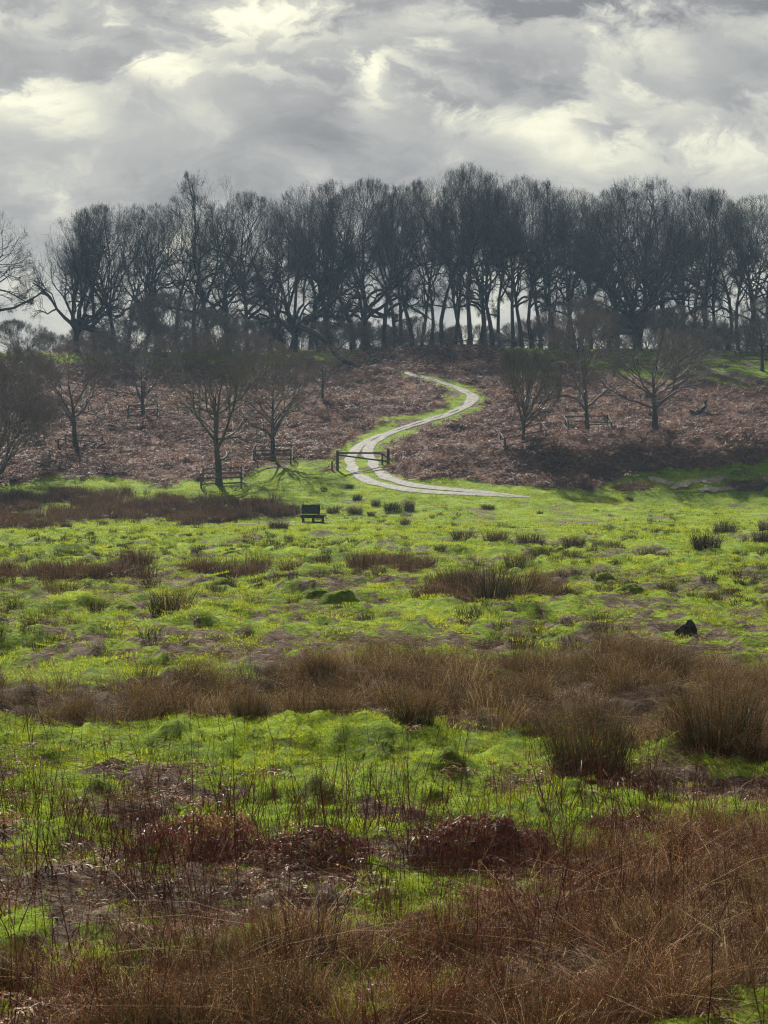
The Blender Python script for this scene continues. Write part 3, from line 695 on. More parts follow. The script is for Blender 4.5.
c_ct = coll('coarse_tufts', [proto('tuft', rush_mesh('tuft', 65 + k, 70, .5, .25, .7, .010, M_rushfar, (-.25, .45), .3, heads=False)) for k in range(4)])
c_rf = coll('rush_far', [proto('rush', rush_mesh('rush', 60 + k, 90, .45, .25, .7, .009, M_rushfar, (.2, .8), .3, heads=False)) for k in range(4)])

def frond_set(g, n, R0, L0, W0, hgt, detail=9, base_h=0.0, w_r=.006, tone=(.15, .9), droop=1.0):
    """arching dead fern fronds lying over one another"""
    a_ = g.random(n) * 6.283; r_ = R0 * np.sqrt(g.random(n)); az = g.random(n) * 6.283
    L = L0 * (.6 + .6 * g.random(n)); t = np.linspace(0, 1, detail)
    rise = hgt * (.4 + .8 * g.random(n))
    P = np.zeros((n, detail, 3))
    P[:, :, 0] = (r_ * np.cos(a_))[:, None] + np.cos(az)[:, None] * L[:, None] * t
    P[:, :, 1] = (r_ * np.sin(a_))[:, None] + np.sin(az)[:, None] * L[:, None] * t
    P[:, :, 2] = base_h * g.random(n)[:, None] + rise[:, None] * (np.sin(t * 2.4) - .25 * t * droop) 
    P += g.normal(0, .012, P.shape)
    side = np.c_[-np.sin(az), np.cos(az), g.normal(0, .4, n)]
    tn = tone[0] + (tone[1] - tone[0]) * g.random(n)
    ac = Acc(); ac.add(strips(P, np.full((n, detail), w_r) * np.linspace(1, .4, detail), norm(side)), np.repeat(tn + .1, detail * 2))
    c = P[:, 2:, :]; m = c.shape[1]; w = W0 * np.sin(np.linspace(.9, 2.95, m))[None, :, None] * L[:, None, None] / L0
    for sgn in (-1, 1):
        tip = c + sgn * norm(side)[:, None, :] * w + np.stack([np.cos(az) * .05, np.sin(az) * .05, -.05 * droop * np.ones(n)], 1)[:, None, :] + g.normal(0, .03, c.shape)
        Q = np.stack([c, (c + tip) / 2 + [0, 0, .012], tip], 2).reshape(-1, 3, 3)
        s = np.repeat(np.stack([np.cos(az), np.sin(az), 0 * az], 1), m, 0)
        ac.add(strips(Q, np.tile(np.array([.3, .9, .15]) * W0 * .12, (len(Q), 1)), norm(s + g.normal(0, .5, s.shape))), np.repeat(np.repeat(tn, m), 6) + g.normal(0, .05, len(Q) * 6))
    return ac
def frond_proto(k, **kw):
    return proto('bracken_fronds', frond_set(np.random.default_rng(k), **kw).mesh('bracken_fronds', M_brack))
c_bf = coll('bracken_far', [frond_proto(70 + k, n=11, R0=.35, L0=.75, W0=.22, hgt=.42, detail=7, w_r=.012) for k in range(6)])
c_bn = coll('bracken_near', [frond_proto(80 + k, n=5, R0=.25, L0=.55, W0=.11, hgt=.10, detail=8, w_r=.003, tone=(.3, 1)) for k in range(5)])
# standing dead stalks, and flattened straw
def stalk_mesh(seed, n, rad, h0, h1, w, mat, lean=.12, side=3, tone=(.2, .9)):
    g = np.random.default_rng(seed); ac = Acc()
    a_ = g.random(n) * 6.283; r_ = rad * np.sqrt(g.random(n)); p0 = np.c_[r_ * np.cos(a_), r_ * np.sin(a_), np.full(n, -.05)]
    d0 = norm(np.c_[g.normal(0, lean, (n, 2)), np.ones(n)]); L = h0 + (h1 - h0) * g.random(n)
    P = grow_branches(p0, d0, L, 7, .05, 0, g); Rd = w * np.linspace(1.1, .45, 7)[None].repeat(n, 0) * (.7 + .6 * g.random(n))[:, None]
    tn = tone[0] + (tone[1] - tone[0]) * g.random(n); ac.add(tubes(P, Rd, 3), np.repeat(tn, 21))
    p, d, r, _ = kids(P, Rd, side, .45, 1, R(20), R(55), g); P2 = grow_branches(p, d, L.repeat(side) * (.05 + .16 * g.random(n * side)), 4, .15, .1, g)
    ac.add(tubes(P2, np.maximum(r * .6, w * .35)[:, None] * np.linspace(1, .5, 4)[None], 3), .5)
    return ac.mesh('dead_stalks', mat)
c_st = coll('stalks', [proto('stalk', stalk_mesh(90 + k, 5, .25, .25, .8, .004, M_red, .2)) for k in range(6)])
def straw_mesh(seed, n, rad, w, mat, L0=.55):
    g = np.random.default_rng(seed); ac = Acc()
    p0 = np.c_[g.uniform(-rad, rad, n), g.uniform(-rad, rad, n), g.uniform(0.0, .10, n)]
    az = g.normal(0, .7, n) + math.pi * (g.random(n) < .5); d0 = np.c_[np.cos(az), np.sin(az), g.normal(.05, .14, n)]
    P = grow_branches(p0, d0, L0 * (.4 + g.random(n)), 5, .2, -.12, g)
    S = norm(np.c_[g.normal(0, .4, (n, 2)), np.ones(n)])
    ac.add(strips(P, w * (.5 + g.random(n))[:, None] * np.linspace(1, .5, 5)[None], S), np.repeat(g.random(n), 10)); return ac.mesh('straw', mat)
c_sw = coll('straw_litter', [proto('straw', straw_mesh(110 + k, 16, .3, .0024, M_straw, .32)) for k in range(5)])
c_swm = coll('straw_litter_mid', [proto('straw', straw_mesh(120 + k, 18, .5, .005, M_straw, .35)) for k in range(4)])
# small leafy mud clods for the poached ground
def scatter(name, pts, scl, coll_, nidx, tilt=.12, rx_=None, kind='stuff', lift=0.0):
    n = len(pts)
    if n == 0: return None
    x, y = pts[:, 0], pts[:, 1]; z = zg(x, y) + lift
    me = bpy.data.meshes.new(name); me.vertices.add(n); me.vertices.foreach_set('co', np.c_[x, y, z].astype(np.float32).ravel())
    g = np.random.default_rng(n)
    rot = np.c_[g.normal(0, tilt, n), g.normal(0, tilt, n), g.random(n) * 6.283 if rx_ is None else g.normal(0, rx_, n)]
    a_ = me.attributes.new('rot', 'FLOAT_VECTOR', 'POINT'); a_.data.foreach_set('vector', rot.astype(np.float32).ravel())
    a_ = me.attributes.new('scl', 'FLOAT', 'POINT'); a_.data.foreach_set('value', np.broadcast_to(scl, (n,)).astype(np.float32))
    a_ = me.attributes.new('pick', 'INT', 'POINT'); a_.data.foreach_set('value', g.integers(0, nidx, n).astype(np.int32))
    o = link(name, me); ng = bpy.data.node_groups.new(name, 'GeometryNodeTree')
    ng.interface.new_socket('Geometry', in_out='INPUT', socket_type='NodeSocketGeometry'); ng.interface.new_socket('Geometry', in_out='OUTPUT', socket_type='NodeSocketGeometry')
    N = ng.nodes; L = ng.links
    gi = N.new('NodeGroupInput'); go = N.new('NodeGroupOutput'); ip = N.new('GeometryNodeInstanceOnPoints'); ci = N.new('GeometryNodeCollectionInfo')
    ci.inputs['Collection'].default_value = coll_; ci.inputs['Separate Children'].default_value = True; ci.inputs['Reset Children'].default_value = True
    def na_(nm_, dt):
        q_ = N.new('GeometryNodeInputNamedAttribute'); q_.data_type = dt; q_.inputs['Name'].default_value = nm_
        return next(s for s in q_.outputs if s.enabled and s.name == 'Attribute')
    er = N.new('FunctionNodeEulerToRotation'); L.new(na_('rot', 'FLOAT_VECTOR'), er.inputs[0])
    L.new(gi.outputs[0], ip.inputs['Points']); L.new(ci.outputs[0], ip.inputs['Instance']); ip.inputs['Pick Instance'].default_value = True
    L.new(na_('pick', 'INT'), ip.inputs['Instance Index']); L.new(er.outputs[0], ip.inputs['Rotation']); L.new(na_('scl', 'FLOAT'), ip.inputs['Scale'])
    L.new(ip.outputs[0], go.inputs[0])
    md = o.modifiers.new('scatter', 'NODES'); md.node_group = ng
    tag(o, kind=kind); return o
def fan(y0, y1, per_m2, fanw=.225, pad=4.0):
    """random points on the land in the wedge the valley opens to"""
    area = (y1 - y0) * ((y0 + y1) * fanw + 2 * pad); n = int(area * per_m2)
    y = np.sqrt(rng.random(n) * ((y1 + pad / fanw) ** 2 - (y0 + pad / fanw) ** 2) + (y0 + pad / fanw) ** 2) - pad / fanw
    x = (rng.random(n) * 2 - 1) * (y * fanw + pad)
    return np.c_[x, y]
def pick(pts, w): return pts[rng.random(len(pts)) < w]
def S(n, a_, b_): return a_ + (b_ - a_) * rng.random(n)

# grass
for nm_, y0, y1, den, cl, ni, s0, s1 in (('grass', 12.5, 35, 24, c_g1, 5, .7, 1.3), ('grass', 35, 75, 7, c_g2, 5, .7, 1.3), ('grass', 75, 145, 2.6, c_g3, 4, .6, 1.2)):
    P = fan(y0, y1, den); b_, r_, l_ = cover(P[:, 0], P[:, 1])
    w = (1 - .97 * np.clip(b_, 0, 1)) * (1 - .8 * r_) * (1 - .85 * l_) * (.25 + 1.1 * sstep(.38, .6, fbm(P[:, 0] * 1.1, P[:, 1] * .8, 77))) * (dtrack(P[:, 0], P[:, 1]) > .1 - .55 * rng.random(len(P)))
    P = pick(P, w); scatter(nm_, P, S(len(P), s0, s1), cl, ni)
P = fan(13, 36, 3.5); b_, r_, l_ = cover(P[:, 0], P[:, 1]); P = pick(P, (1 - r_) * (1 - .8 * l_) * sstep(.5, .62, fbm(P[:, 0] * 1.3, P[:, 1] * 1.1, 177))); scatter('grass', P, S(len(P), 1.1, 1.9) * (1 + .9 * (P[:, 1] < 18)), c_g1, 5)
P = fan(36, 80, 1.4); b_, r_, l_ = cover(P[:, 0], P[:, 1]); P = pick(P, (1 - r_) * (1 - .8 * l_) * sstep(.48, .62, fbm(P[:, 0] * .9, P[:, 1] * .8, 178))); scatter('grass', P, S(len(P), 1.1, 1.8), c_g2, 5)
P = fan(145, 224, .8); b_, r_, l_ = cover(P[:, 0], P[:, 1]); P = pick(P, (1 - b_) * (dtrack(P[:, 0], P[:, 1]) > .3 - .9 * rng.random(len(P)) ** 2)); scatter('grass', P, S(len(P), .8, 1.4), c_g3, 4)
# rush beds
P = fan(13, 27, 34); b_, r_, l_ = cover(P[:, 0], P[:, 1]); P = pick(P, r_ * (.15 + 1.1 * sstep(.3, .65, fbm(P[:, 0] * 1.2, P[:, 1] * 1.2, 81)))); scatter('rush_bed', P, S(len(P), .38, .82), c_rn, 6, .16)
P = fan(26, 56, 12); b_, r_, l_ = cover(P[:, 0], P[:, 1]); P = pick(P, r_ * (.15 + .95 * sstep(.3, .6, fbm(P[:, 0] * .8, P[:, 1] * .6, 83)))); scatter('rush_bed', P, S(len(P), .38, .8) * (.75 + .6 * fbm(P[:, 0] * .6, P[:, 1] * .5, 84)), c_rm, 6, .12)
P = fan(56, 150, 2.6); b_, r_, l_ = cover(P[:, 0], P[:, 1]); P = pick(P, r_ * (P[:, 1] > 56)); scatter('rush_bed', P, S(len(P), .6, 1.1), c_rf, 4, .1)
P = fan(42, 135, 2.4); b_, r_, l_ = cover(P[:, 0], P[:, 1]); P = pick(P, (1 - r_) * (1 - b_) * sstep(.42, .62, fbm(P[:, 0] * .25, P[:, 1] * .2, 95)) * (1 - .7 * sstep(95, 115, P[:, 1]))); scatter('coarse_grass', P, S(len(P), .14, .40) * (.7 + .9 * rng.random(len(P)) ** 3), c_ct, 4, .1)
P = fan(13, 30, 10); b_, r_, l_ = cover(P[:, 0], P[:, 1]); P = pick(P, r_ * sstep(.38, .62, fbm(P[:, 0] * 1.6, P[:, 1] * 1.4, 181))); scatter('curled_sedge', P, S(len(P), .6, 1.1), c_cu, 5, .2)
P = fan(13, 30, 16); px_, py_ = proj(P[:, 0], P[:, 1], zbase(P[:, 0], P[:, 1])); b_, r_, l_ = cover(P[:, 0], P[:, 1]); P = pick(P, r_ * (py_ > 790) * sstep(.44, .58, fbm(P[:, 0] * .8, P[:, 1] * .8, 281) + .14 * sstep(520, 680, px_) - .06)); scatter('rush_bed', P, S(len(P), .4, .72), c_rm, 6, .15)
# bracken on the hill
P = fan(140, 224, 3.2, .25); b_, r_, l_ = cover(P[:, 0], P[:, 1]); P = pick(P, b_); scatter('bracken', P, S(len(P), .3, 1.05) * (.5 + 1.0 * fbm(P[:, 0] * .3, P[:, 1] * .3, 85)), c_bf, 6, .2)
# dead stalks, straw, fern litter close by
P = fan(13, 33, 9); px_, py_ = proj(P[:, 0], P[:, 1], zbase(P[:, 0], P[:, 1])); b_, r_, l_ = cover(P[:, 0], P[:, 1])
w = .10 + .8 * sstep(.42, .62, fbm(P[:, 0] * .6, P[:, 1] * .5, 87)) * sstep(775, 830, py_) + .5 * r_ * (py_ > 860)
for cx, cy, rx2, ry2 in ((235, 840, 140, 45), (480, 850, 110, 40), (640, 790, 120, 40), (60, 850, 80, 40)): w = w + .7 * np.exp(-(((px_ - cx) / rx2) ** 2 + ((py_ - cy) / ry2) ** 2) * 1.5)
P = pick(P, np.clip(w, 0, 1)); scatter('dead_stalks', P, S(len(P), .5, 1.25), c_st, 6, .12)
P = fan(13, 34, 16); b_, r_, l_ = cover(P[:, 0], P[:, 1]); P = pick(P, np.clip(.05 + .9 * l_ * (1 - .5 * r_) + .06 * r_, 0, 1)); scatter('fallen_straw', P, S(len(P), .6, 1.3), c_sw, 5, .08, .5, lift=.02)
P = fan(13, 32, 8); b_, r_, l_ = cover(P[:, 0], P[:, 1]); P = pick(P, np.clip(.04 + .8 * l_, 0, 1) * (1 - .6 * r_)); scatter('fern_litter', P, S(len(P), .4, 1.1), c_bn, 5, .15)
P = fan(38, 78, 8); b_, r_, l_ = cover(P[:, 0], P[:, 1]); P = pick(P, np.clip(l_ * .9 + .5 * r_ * (P[:, 1] > 40), 0, 1)); scatter('fallen_straw', P, S(len(P), .5, 1.1), c_swm, 4, .1)

# ------------------------------------------------------------------ separate rush tussocks on the field
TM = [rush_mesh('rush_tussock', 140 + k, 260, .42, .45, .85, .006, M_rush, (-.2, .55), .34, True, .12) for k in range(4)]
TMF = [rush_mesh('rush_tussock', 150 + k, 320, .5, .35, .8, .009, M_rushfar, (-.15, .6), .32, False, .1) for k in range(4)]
TS = {
 'on the far green near the track': [(324, 491, 7, 5), (350, 488, 8, 4), (376, 506, 10, 7), (393, 512, 20, 10), (409, 511, 12, 12), (333, 514, 14, 8), (354, 514, 16, 8), (371, 516, 8, 5), (405, 526, 11, 7), (279, 530, 20, 8), (488, 510, 14, 5), (216, 524, 12, 7), (232, 523, 12, 8), (66, 529, 12, 7), (103, 526, 11, 6), (629, 501, 9, 5), (540, 515, 7, 4), (357, 501, 10, 6)],
 'in the row across mid field': [(465, 543, 24, 13), (496, 546, 26, 15), (530, 545, 28, 12), (541, 560, 26, 14), (573, 549, 24, 13), (572, 561, 22, 11), (629, 543, 14, 10), (614, 553, 18, 9), (598, 549, 12, 8), (706, 554, 32, 17), (725, 538, 22, 16), (762, 550, 18, 14), (766, 533, 14, 12), (515, 572, 26, 17), (292, 573, 34, 14), (324, 566, 16, 13), (220, 563, 13, 9), (440, 556, 12, 7), (660, 548, 10, 6)],
 'in the row beyond the rush bed': [(63, 601, 40, 18), (15, 614, 22, 13), (50, 618, 20, 10), (97, 616, 22, 14), (171, 623, 54, 26), (254, 610, 26, 15), (293, 609, 16, 12), (357, 585, 13, 13), (379, 585, 18, 13), (567, 607, 30, 14), (667, 595, 24, 10), (430, 603, 26, 16), (458, 600, 34, 26), (492, 608, 50, 38), (524, 604, 40, 24), (544, 606, 22, 16)],
}
for desc, lst in TS.items():
    lst.sort(key=lambda q_: q_[0])
    for i, (px, py, w_, h_) in enumerate(lst):
        x, y = at(px, py); s = y / F; far = y > 85
        o = link('rush_tussock', (TMF if far else TM)[i % 4], None, (x, y, float(zg(np.array(x), np.array(y))) - .02), random.random() * 6.28)
        o.scale = (w_ * s / 1.15, w_ * s / 1.15, h_ * s / .66)
        tag(o, f'{"large " if w_ > 33 else ""}dark rush tussock, {ordn(i)} from left {desc}', 'rush tussock', 'rush tussocks ' + desc)
# big near tussocks
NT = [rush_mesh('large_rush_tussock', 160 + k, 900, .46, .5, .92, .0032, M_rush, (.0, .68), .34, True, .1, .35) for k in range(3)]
for i, (px, py, w_, h_, lab) in enumerate([(588, 781, 88, 74, 'big upright rush tussock with green base standing forward of the brown rush bed'), (718, 775, 92, 80, 'tall dark rush tussock against the right side of the brown rush bed'), (412, 740, 54, 38, 'mid-sized rush tussock at the front edge of the brown bed above the bracken heap'), (250, 733, 40, 30, 'low rush tussock at the front edge of the brown bed left of centre'), (8, 990, 60, 60, 'green-based rush tussock in the bottom left corner'), (660, 690, 60, 44, 'green rush tussock inside the right part of the brown bed')]):
    x, y = at(px, min(py, 1023)) if py < 1024 else at(px, 1023)
    s = y / F
    o = link('large_rush_tussock', NT[i % 3], None, (x, y, float(zg(np.array(x), np.array(y))) - .02), random.random() * 6.28)
    o.scale = (w_ * s / 1.15, w_ * s / 1.15, h_ * s / .84); tag(o, lab, 'rush tussock')
# grassy ant hills
for i, (px, py, w_, h_) in enumerate([(340, 607, 52, 17), (318, 600, 34, 11), (630, 603, 42, 14), (604, 587, 26, 8), (468, 567, 30, 7), (161, 601, 24, 8), (124, 614, 34, 8), (560, 553, 14, 5), (232, 560, 26, 6), (690, 590, 40, 6)]):
    o = lump('ant_hill', px, py, w_, h_, M_ground, f'mossy dark-fronted ant hill, {ordn(sorted([340,318,630,604,468,161,124,560,232,690]).index(px))} from the left on the green', 'mound', 20 + i, 'ant hills on the field', .25)
    me = o.data; a_ = me.attributes.new('cover', 'FLOAT_COLOR', 'POINT')
    a_.data.foreach_set('color', np.tile(np.array([0, 0, .15, 1], np.float32), len(me.vertices)))
# collapsed bracken heaps close by
def heap(px, py, wpx, hpx, lab, seed, n=220):
    g = np.random.default_rng(seed); x, y = at(px, py); s = y / F; w = wpx * s / 2; h = hpx * s
    ac = Acc()
    A = frond_set(g, n, w * .85, .42, .08, .16, 8, 0, .0026, (.1, .75))
    def lift(V): # drape over a mound
        rr = np.clip(np.hypot(V[:, 0] / w, V[:, 1] / (w * .8)), 0, 1.4); V = V.copy(); V[:, 1] *= .8; V[:, 2] += h * .85 * np.clip(1 - rr ** 3, 0, 1) * (.15 + 1.3 * fbm(V[:, 0] * 2.2, V[:, 1] * 2.2, seed)); return V
    for V, Fq, T in zip(A.V, A.F, A.T): pass
    V = lift(np.concatenate(A.V)); o = bpy.data.objects.new('bracken_heap', None); COL.objects.link(o); o.location = (x, y, float(zg(np.array(x), np.array(y))))
    link('fronds', mesh_np('fronds', V, [np.concatenate(A.F)], M_redf, np.concatenate(A.T)), o)
    m = int(n * 3); a_ = g.random(m) * 6.283; r_ = w * np.sqrt(g.random(m))
    p0 = np.c_[r_ * np.cos(a_), r_ * np.sin(a_) * .8, np.full(m, -.03)]; d0 = norm(np.c_[g.normal(0, .4, (m, 2)), np.ones(m)])
    P = grow_branches(p0, d0, h * (.6 + 1.0 * g.random(m)), 7, .2, -.6, g); ac.add(tubes(P, (.0028 * (.6 + .8 * g.random(m)))[:, None] * np.linspace(1.2, .6, 7)[None], 3), np.repeat(g.random(m), 21))
    m = 26; az = g.normal(0, .5, m) + math.pi * (g.random(m) < .5); p0 = np.c_[g.uniform(-w, w, m), g.uniform(-w * .6, w * .4, m), g.uniform(.03, h * .7, m)]
    P = grow_branches(p0, np.c_[np.cos(az), np.sin(az), g.normal(0, .3, m)], .25 + .7 * g.random(m), 8, .13, -.3, g)
    link('stems', ac.mesh('stems', M_red), o); b_ = Acc(); b_.add(tubes(P, (.0035 * (.5 + g.random(m)))[:, None] * np.linspace(1, .6, 8)[None], 4), np.repeat(g.random(m), 32)); link('bleached_stems', b_.mesh('bleached_stems', M_straw), o)
    tag(o, lab, 'bracken heap', 'collapsed bracken heaps')
M_redf = leafy('russet_bracken', [(0, (.03, .012, .01)), (.5, (.15, .048, .033)), (1, (.34, .17, .12))], trans=.35, rough=.5, spec=.3, nscale=1.2, namp=.35)
heap(490, 870, 175, 58, 'large rounded heap of russet collapsed bracken right of centre', 1, 260)
heap(200, 862, 165, 40, 'dark russet bracken heap left of centre near the tall leaning stalks', 2, 110)
heap(312, 870, 130, 30, 'russet bracken heap with bleached stems between the other two', 3, 110)
heap(620, 850, 80, 34, 'low dark bracken heap at the edge of the right-hand rushes', 4, 70)
# tall single stalks
def stalk(px, py, hpx, lean, lab, seed, mat):
    g = np.random.default_rng(seed); x, y = at(px, py); h = hpx * y / F; ac = Acc()
    P = grow_branches(np.array([[0, 0, -.05]]), norm(np.array([[lean, g.normal(0, .05), 1.]])), np.array([h * 1.02]), 10, .03, 0, g); Rd = np.linspace(.0065, .0025, 10)[None]
    ac.add(tubes(P, Rd, 6), .4); p, d, r, _ = kids(P, Rd, 9, .4, 1, R(20), R(55), g); P2 = grow_branches(p, d, h * (.05 + .1 * g.random(9)), 4, .12, .1, g)
    ac.add(tubes(P2, np.linspace(.0028, .0014, 4)[None].repeat(9, 0), 4), .5)
    tag(link('dead_stalk', ac.mesh('dead_stalk', mat), None, (x, y, float(zg(np.array(x), np.array(y))))), lab, 'dead stalk', 'tall single dead stalks')
SK = [(35, 905, 130, .05), (62, 870, 100, .25), (118, 880, 110, -.1), (150, 885, 120, .28), (172, 880, 150, -.42), (192, 880, 140, .05), (239, 905, 175, -.01), (288, 930, 120, .1), (344, 880, 90, .02), (372, 885, 100, -.1), (420, 850, 70, 0), (566, 880, 130, -.3), (545, 900, 110, -.25), (612, 850, 80, .03), (690, 860, 100, -.05), (740, 850, 90, .1), (655, 845, 75, 0), (78, 1000, 120, -.15)]
SK.sort()
for i, (px, py, h_, ln) in enumerate(SK):
    stalk(px, py, h_, ln, f'{"leaning" if abs(ln) > .2 else "upright"} dark dead stalk, {ordn(i)} from left of the tallest in the foreground', 200 + i, M_red)

# ------------------------------------------------------------------ sky, sun, air
SUN_AZ, SUN_EL = R(-14), R(35)
s = Vector((math.sin(SUN_AZ) * math.cos(SUN_EL), math.cos(SUN_AZ) * math.cos(SUN_EL), math.sin(SUN_EL)))
ld = bpy.data.lights.new('sun', 'SUN'); ld.energy = 5.0; ld.angle = R(.6); ld.color = (1, .94, .80)
lo = bpy.data.objects.new('sun', ld); COL.objects.link(lo); lo.rotation_euler = s.to_track_quat('Z', 'Y').to_euler()
w = bpy.data.worlds.new('World'); sc.world = w; w.use_nodes = True
N = w.node_tree.nodes; L = w.node_tree.links; N.clear()
wo = N.new('ShaderNodeOutputWorld')
sky = N.new('ShaderNodeTexSky'); sky.sky_type = 'NISHITA'; sky.sun_disc = False; sky.sun_elevation = SUN_EL; sky.sun_rotation = SUN_AZ
bg1 = N.new('ShaderNodeBackground'); bg1.inputs[1].default_value = .06; L.new(sky.outputs[0], bg1.inputs[0])
tc = N.new('ShaderNodeTexCoord')
def M_(op, a_, b_=None, c_=None, clamp=False):
    n_ = N.new('ShaderNodeMath'); n_.operation = op; n_.use_clamp = clamp
    for k, v in enumerate((a_, b_, c_)):
        if v is None: continue
        if isinstance(v, (int, float)): n_.inputs[k].default_value = v
        else: L.new(v, n_.inputs[k])
    return n_.outputs[0]
sx = N.new('ShaderNodeSeparateXYZ'); L.new(tc.outputs['Generated'], sx.inputs[0])
yy = M_('MAXIMUM', M_('ABSOLUTE', sx.outputs[1]), .12)
U = M_('DIVIDE', sx.outputs[0], yy); Vv = M_('DIVIDE', sx.outputs[2], yy)      # tangent coordinates of direction
cb = N.new('ShaderNodeCombineXYZ'); L.new(U, cb.inputs[0]); L.new(M_('MULTIPLY', Vv, 1.7), cb.inputs[1]); L.new(M_('MULTIPLY', sx.outputs[1], .3), cb.inputs[2])
def nz(scale, det, ro, vec, dist=0, off=0):
    n_ = N.new('ShaderNodeTexNoise'); n_.inputs['Scale'].default_value = scale; n_.inputs['Detail'].default_value = det; n_.inputs['Roughness'].default_value = ro; n_.inputs['Distortion'].default_value = dist
    mp = N.new('ShaderNodeMapping'); mp.inputs['Location'].default_value = (off, off * .7, 0); L.new(vec, mp.inputs[0]); L.new(mp.outputs[0], n_.inputs['Vector']); return n_
warp = nz(9, 6, .6, cb.outputs[0], 0, 3.1)
va = N.new('ShaderNodeVectorMath'); va.operation = 'MULTIPLY_ADD'; L.new(warp.outputs['Color'], va.inputs[0]); va.inputs[1].default_value = (.09, .05, 0); L.new(cb.outputs[0], va.inputs[2])
nA_ = nz(17, 10, .60, va.outputs[0], .35, 1.7); nB_ = nz(7, 4, .5, va.outputs[0], 0, 8.3); nC_ = nz(60, 8, .62, va.outputs[0], .2, 5.)
# bright breaks and dark banks of cloud, by direction
BL = [(150, 60, 60, 20, .30), (185, 85, 26, 16, .18), (30, 22, 60, 16, .22), (50, 112, 60, 26, .20), (375, 95, 26, 30, .26), (300, 76, 90, 12, .14), (420, 72, 50, 14, .16), (470, 108, 40, 26, .24), (550, 125, 60, 30, .26), (650, 45, 44, 34, .20), (740, 165, 60, 26, .18), (255, 32, 100, 14, .20), (690, 110, 40, 22, .14), (600, 160, 60, 18, .16), (480, 30, 60, 14, .10),
      (540, -2, 90, 18, -.34), (700, 0, 120, 18, -.32), (300, -6, 200, 12, -.16), (95, 62, 34, 22, -.26), (20, 78, 34, 20, -.14), (70, 180, 130, 46, -.10), (300, 112, 70, 30, -.14), (300, 165, 160, 30, -.07), (440, 90, 30, 10, -.16), (470, 62, 60, 12, -.12), (620, 140, 30, 14, -.16), (735, 95, 50, 12, -.14), (560, 70, 60, 18, -.12)]
acc = None
for px, py, a1, b1, am in BL:
    u0 = (px - CX) / F; v0 = (YH - py) / F
    du = M_('MULTIPLY', M_('SUBTRACT', M_('ADD', U, M_('MULTIPLY_ADD', nA_.outputs[0], .13, -.065)), u0), F / a1)
    dv = M_('MULTIPLY', M_('SUBTRACT', M_('ADD', Vv, M_('MULTIPLY_ADD', nA_.outputs[0], -.09, .045)), v0), F / b1)
    e_ = M_('EXPONENT', M_('MULTIPLY', M_('POWER', M_('ADD', M_('MULTIPLY', du, du), M_('MULTIPLY', dv, dv)), 1.5), -1.0))
    t_ = M_('MULTIPLY', e_, am); acc = t_ if acc is None else M_('ADD', acc, t_)
front = M_('GREATER_THAN', sx.outputs[1], 0.0)
dens = M_('ADD', M_('MULTIPLY', nA_.outputs[0], 1.2), M_('ADD', M_('MULTIPLY', nB_.outputs[0], .7), M_('MULTIPLY', nC_.outputs[0], .20)))
val = M_('ADD', M_('SUBTRACT', dens, .555), M_('MULTIPLY', acc, M_('MULTIPLY', front, 1.2)))
cr = ramp(N, [(0.05, (.18, .178, .180)), (.32, (.29, .286, .280)), (.5, (.375, .372, .350)), (.66, (.52, .51, .435)), (.84, (.78, .755, .58)), (1, (.90, .87, .68))]); L.new(val, cr.inputs[0])
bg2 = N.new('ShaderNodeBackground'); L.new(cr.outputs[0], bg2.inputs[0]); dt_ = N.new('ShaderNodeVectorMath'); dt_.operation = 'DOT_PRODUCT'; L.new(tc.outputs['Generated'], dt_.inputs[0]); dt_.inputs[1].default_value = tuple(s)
mr_ = N.new('ShaderNodeMapRange'); mr_.interpolation_type = 'SMOOTHSTEP'; L.new(dt_.outputs['Value'], mr_.inputs[0])      # cloud is brightest towards the sun
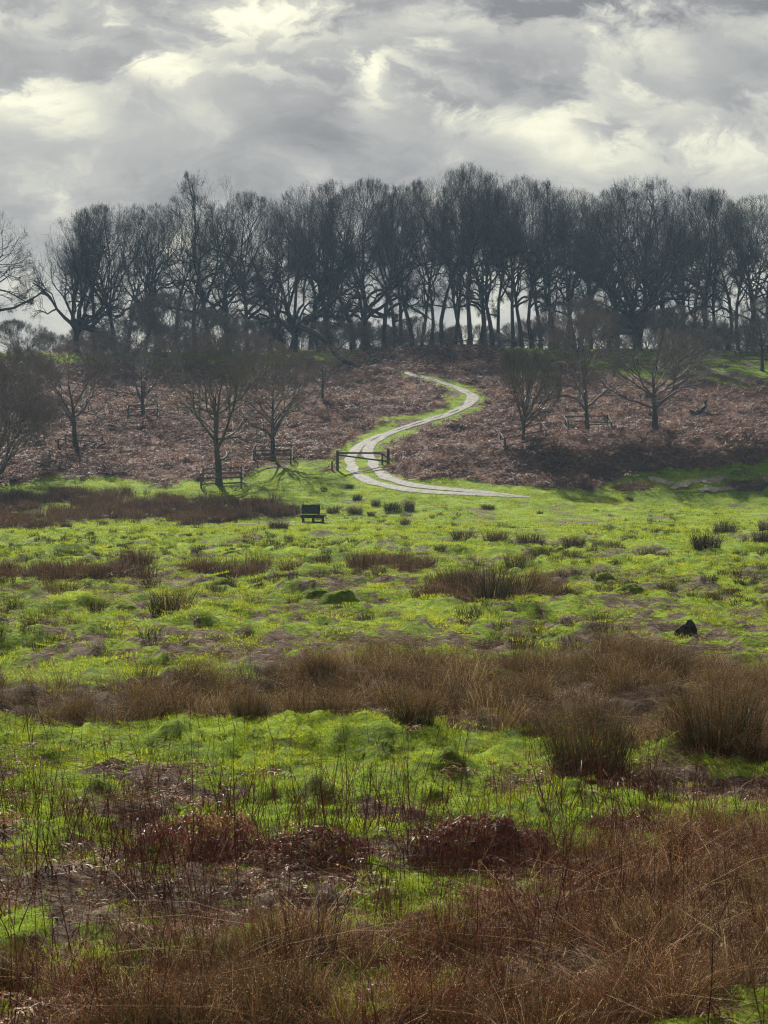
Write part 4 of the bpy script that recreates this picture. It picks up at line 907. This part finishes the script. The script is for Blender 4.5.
for k_, v_ in zip((1, 2, 3, 4), (.1, .82, .20, .56)): mr_.inputs[k_].default_value = v_
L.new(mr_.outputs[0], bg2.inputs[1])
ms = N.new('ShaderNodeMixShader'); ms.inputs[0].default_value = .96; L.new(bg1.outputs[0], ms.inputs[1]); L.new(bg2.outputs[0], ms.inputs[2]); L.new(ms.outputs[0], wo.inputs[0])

HAZE = .00023
if HAZE:
    V = np.array([(x, y, z) for x in (-500, 500) for y in (-40, 420) for z in (-22, 36)], float)
    Fq = np.array([(0, 1, 3, 2), (4, 6, 7, 5), (0, 4, 5, 1), (2, 3, 7, 6), (0, 2, 6, 4), (1, 5, 7, 3)])
    m = bpy.data.materials.new('haze'); m.use_nodes = True; n_ = m.node_tree.nodes; n_.clear()
    o_ = n_.new('ShaderNodeOutputMaterial'); v_ = n_.new('ShaderNodeVolumePrincipled'); v_.inputs['Color'].default_value = (.46, .68, 1, 1); v_.inputs['Density'].default_value = HAZE; v_.inputs['Anisotropy'].default_value = .1
    m.node_tree.links.new(v_.outputs[0], o_.inputs['Volume'])
    tag(link('haze', mesh_np('haze', V, Fq, m)), kind='stuff')

# ------------------------------------------------------------------ camera and render settings
cd = bpy.data.cameras.new('camera'); cd.sensor_fit = 'HORIZONTAL'; cd.sensor_width = 36; cd.lens = F * 36 / 768; cd.clip_start = .1; cd.clip_end = 20000
co = bpy.data.objects.new('camera', cd); COL.objects.link(co); co.location = (0, 0, 0); co.rotation_euler = (math.pi / 2 - PITCH, 0, 0); sc.camera = co
sc.view_settings.view_transform = 'Standard'; sc.view_settings.look = 'None'; sc.view_settings.exposure = 1.17; sc.view_settings.gamma = 1; sc.view_settings.use_curve_mapping = False
cy = sc.cycles; cy.max_bounces = 6; cy.diffuse_bounces = 2; cy.glossy_bounces = 2; cy.transmission_bounces = 4; cy.volume_bounces = 1; cy.transparent_max_bounces = 4
cy.pixel_filter_type = 'BLACKMAN_HARRIS'; cy.filter_width = 1.2; cy.use_denoising = True; cy.denoising_prefilter = 'NONE'; cy.use_adaptive_sampling = True; cy.adaptive_threshold = .03
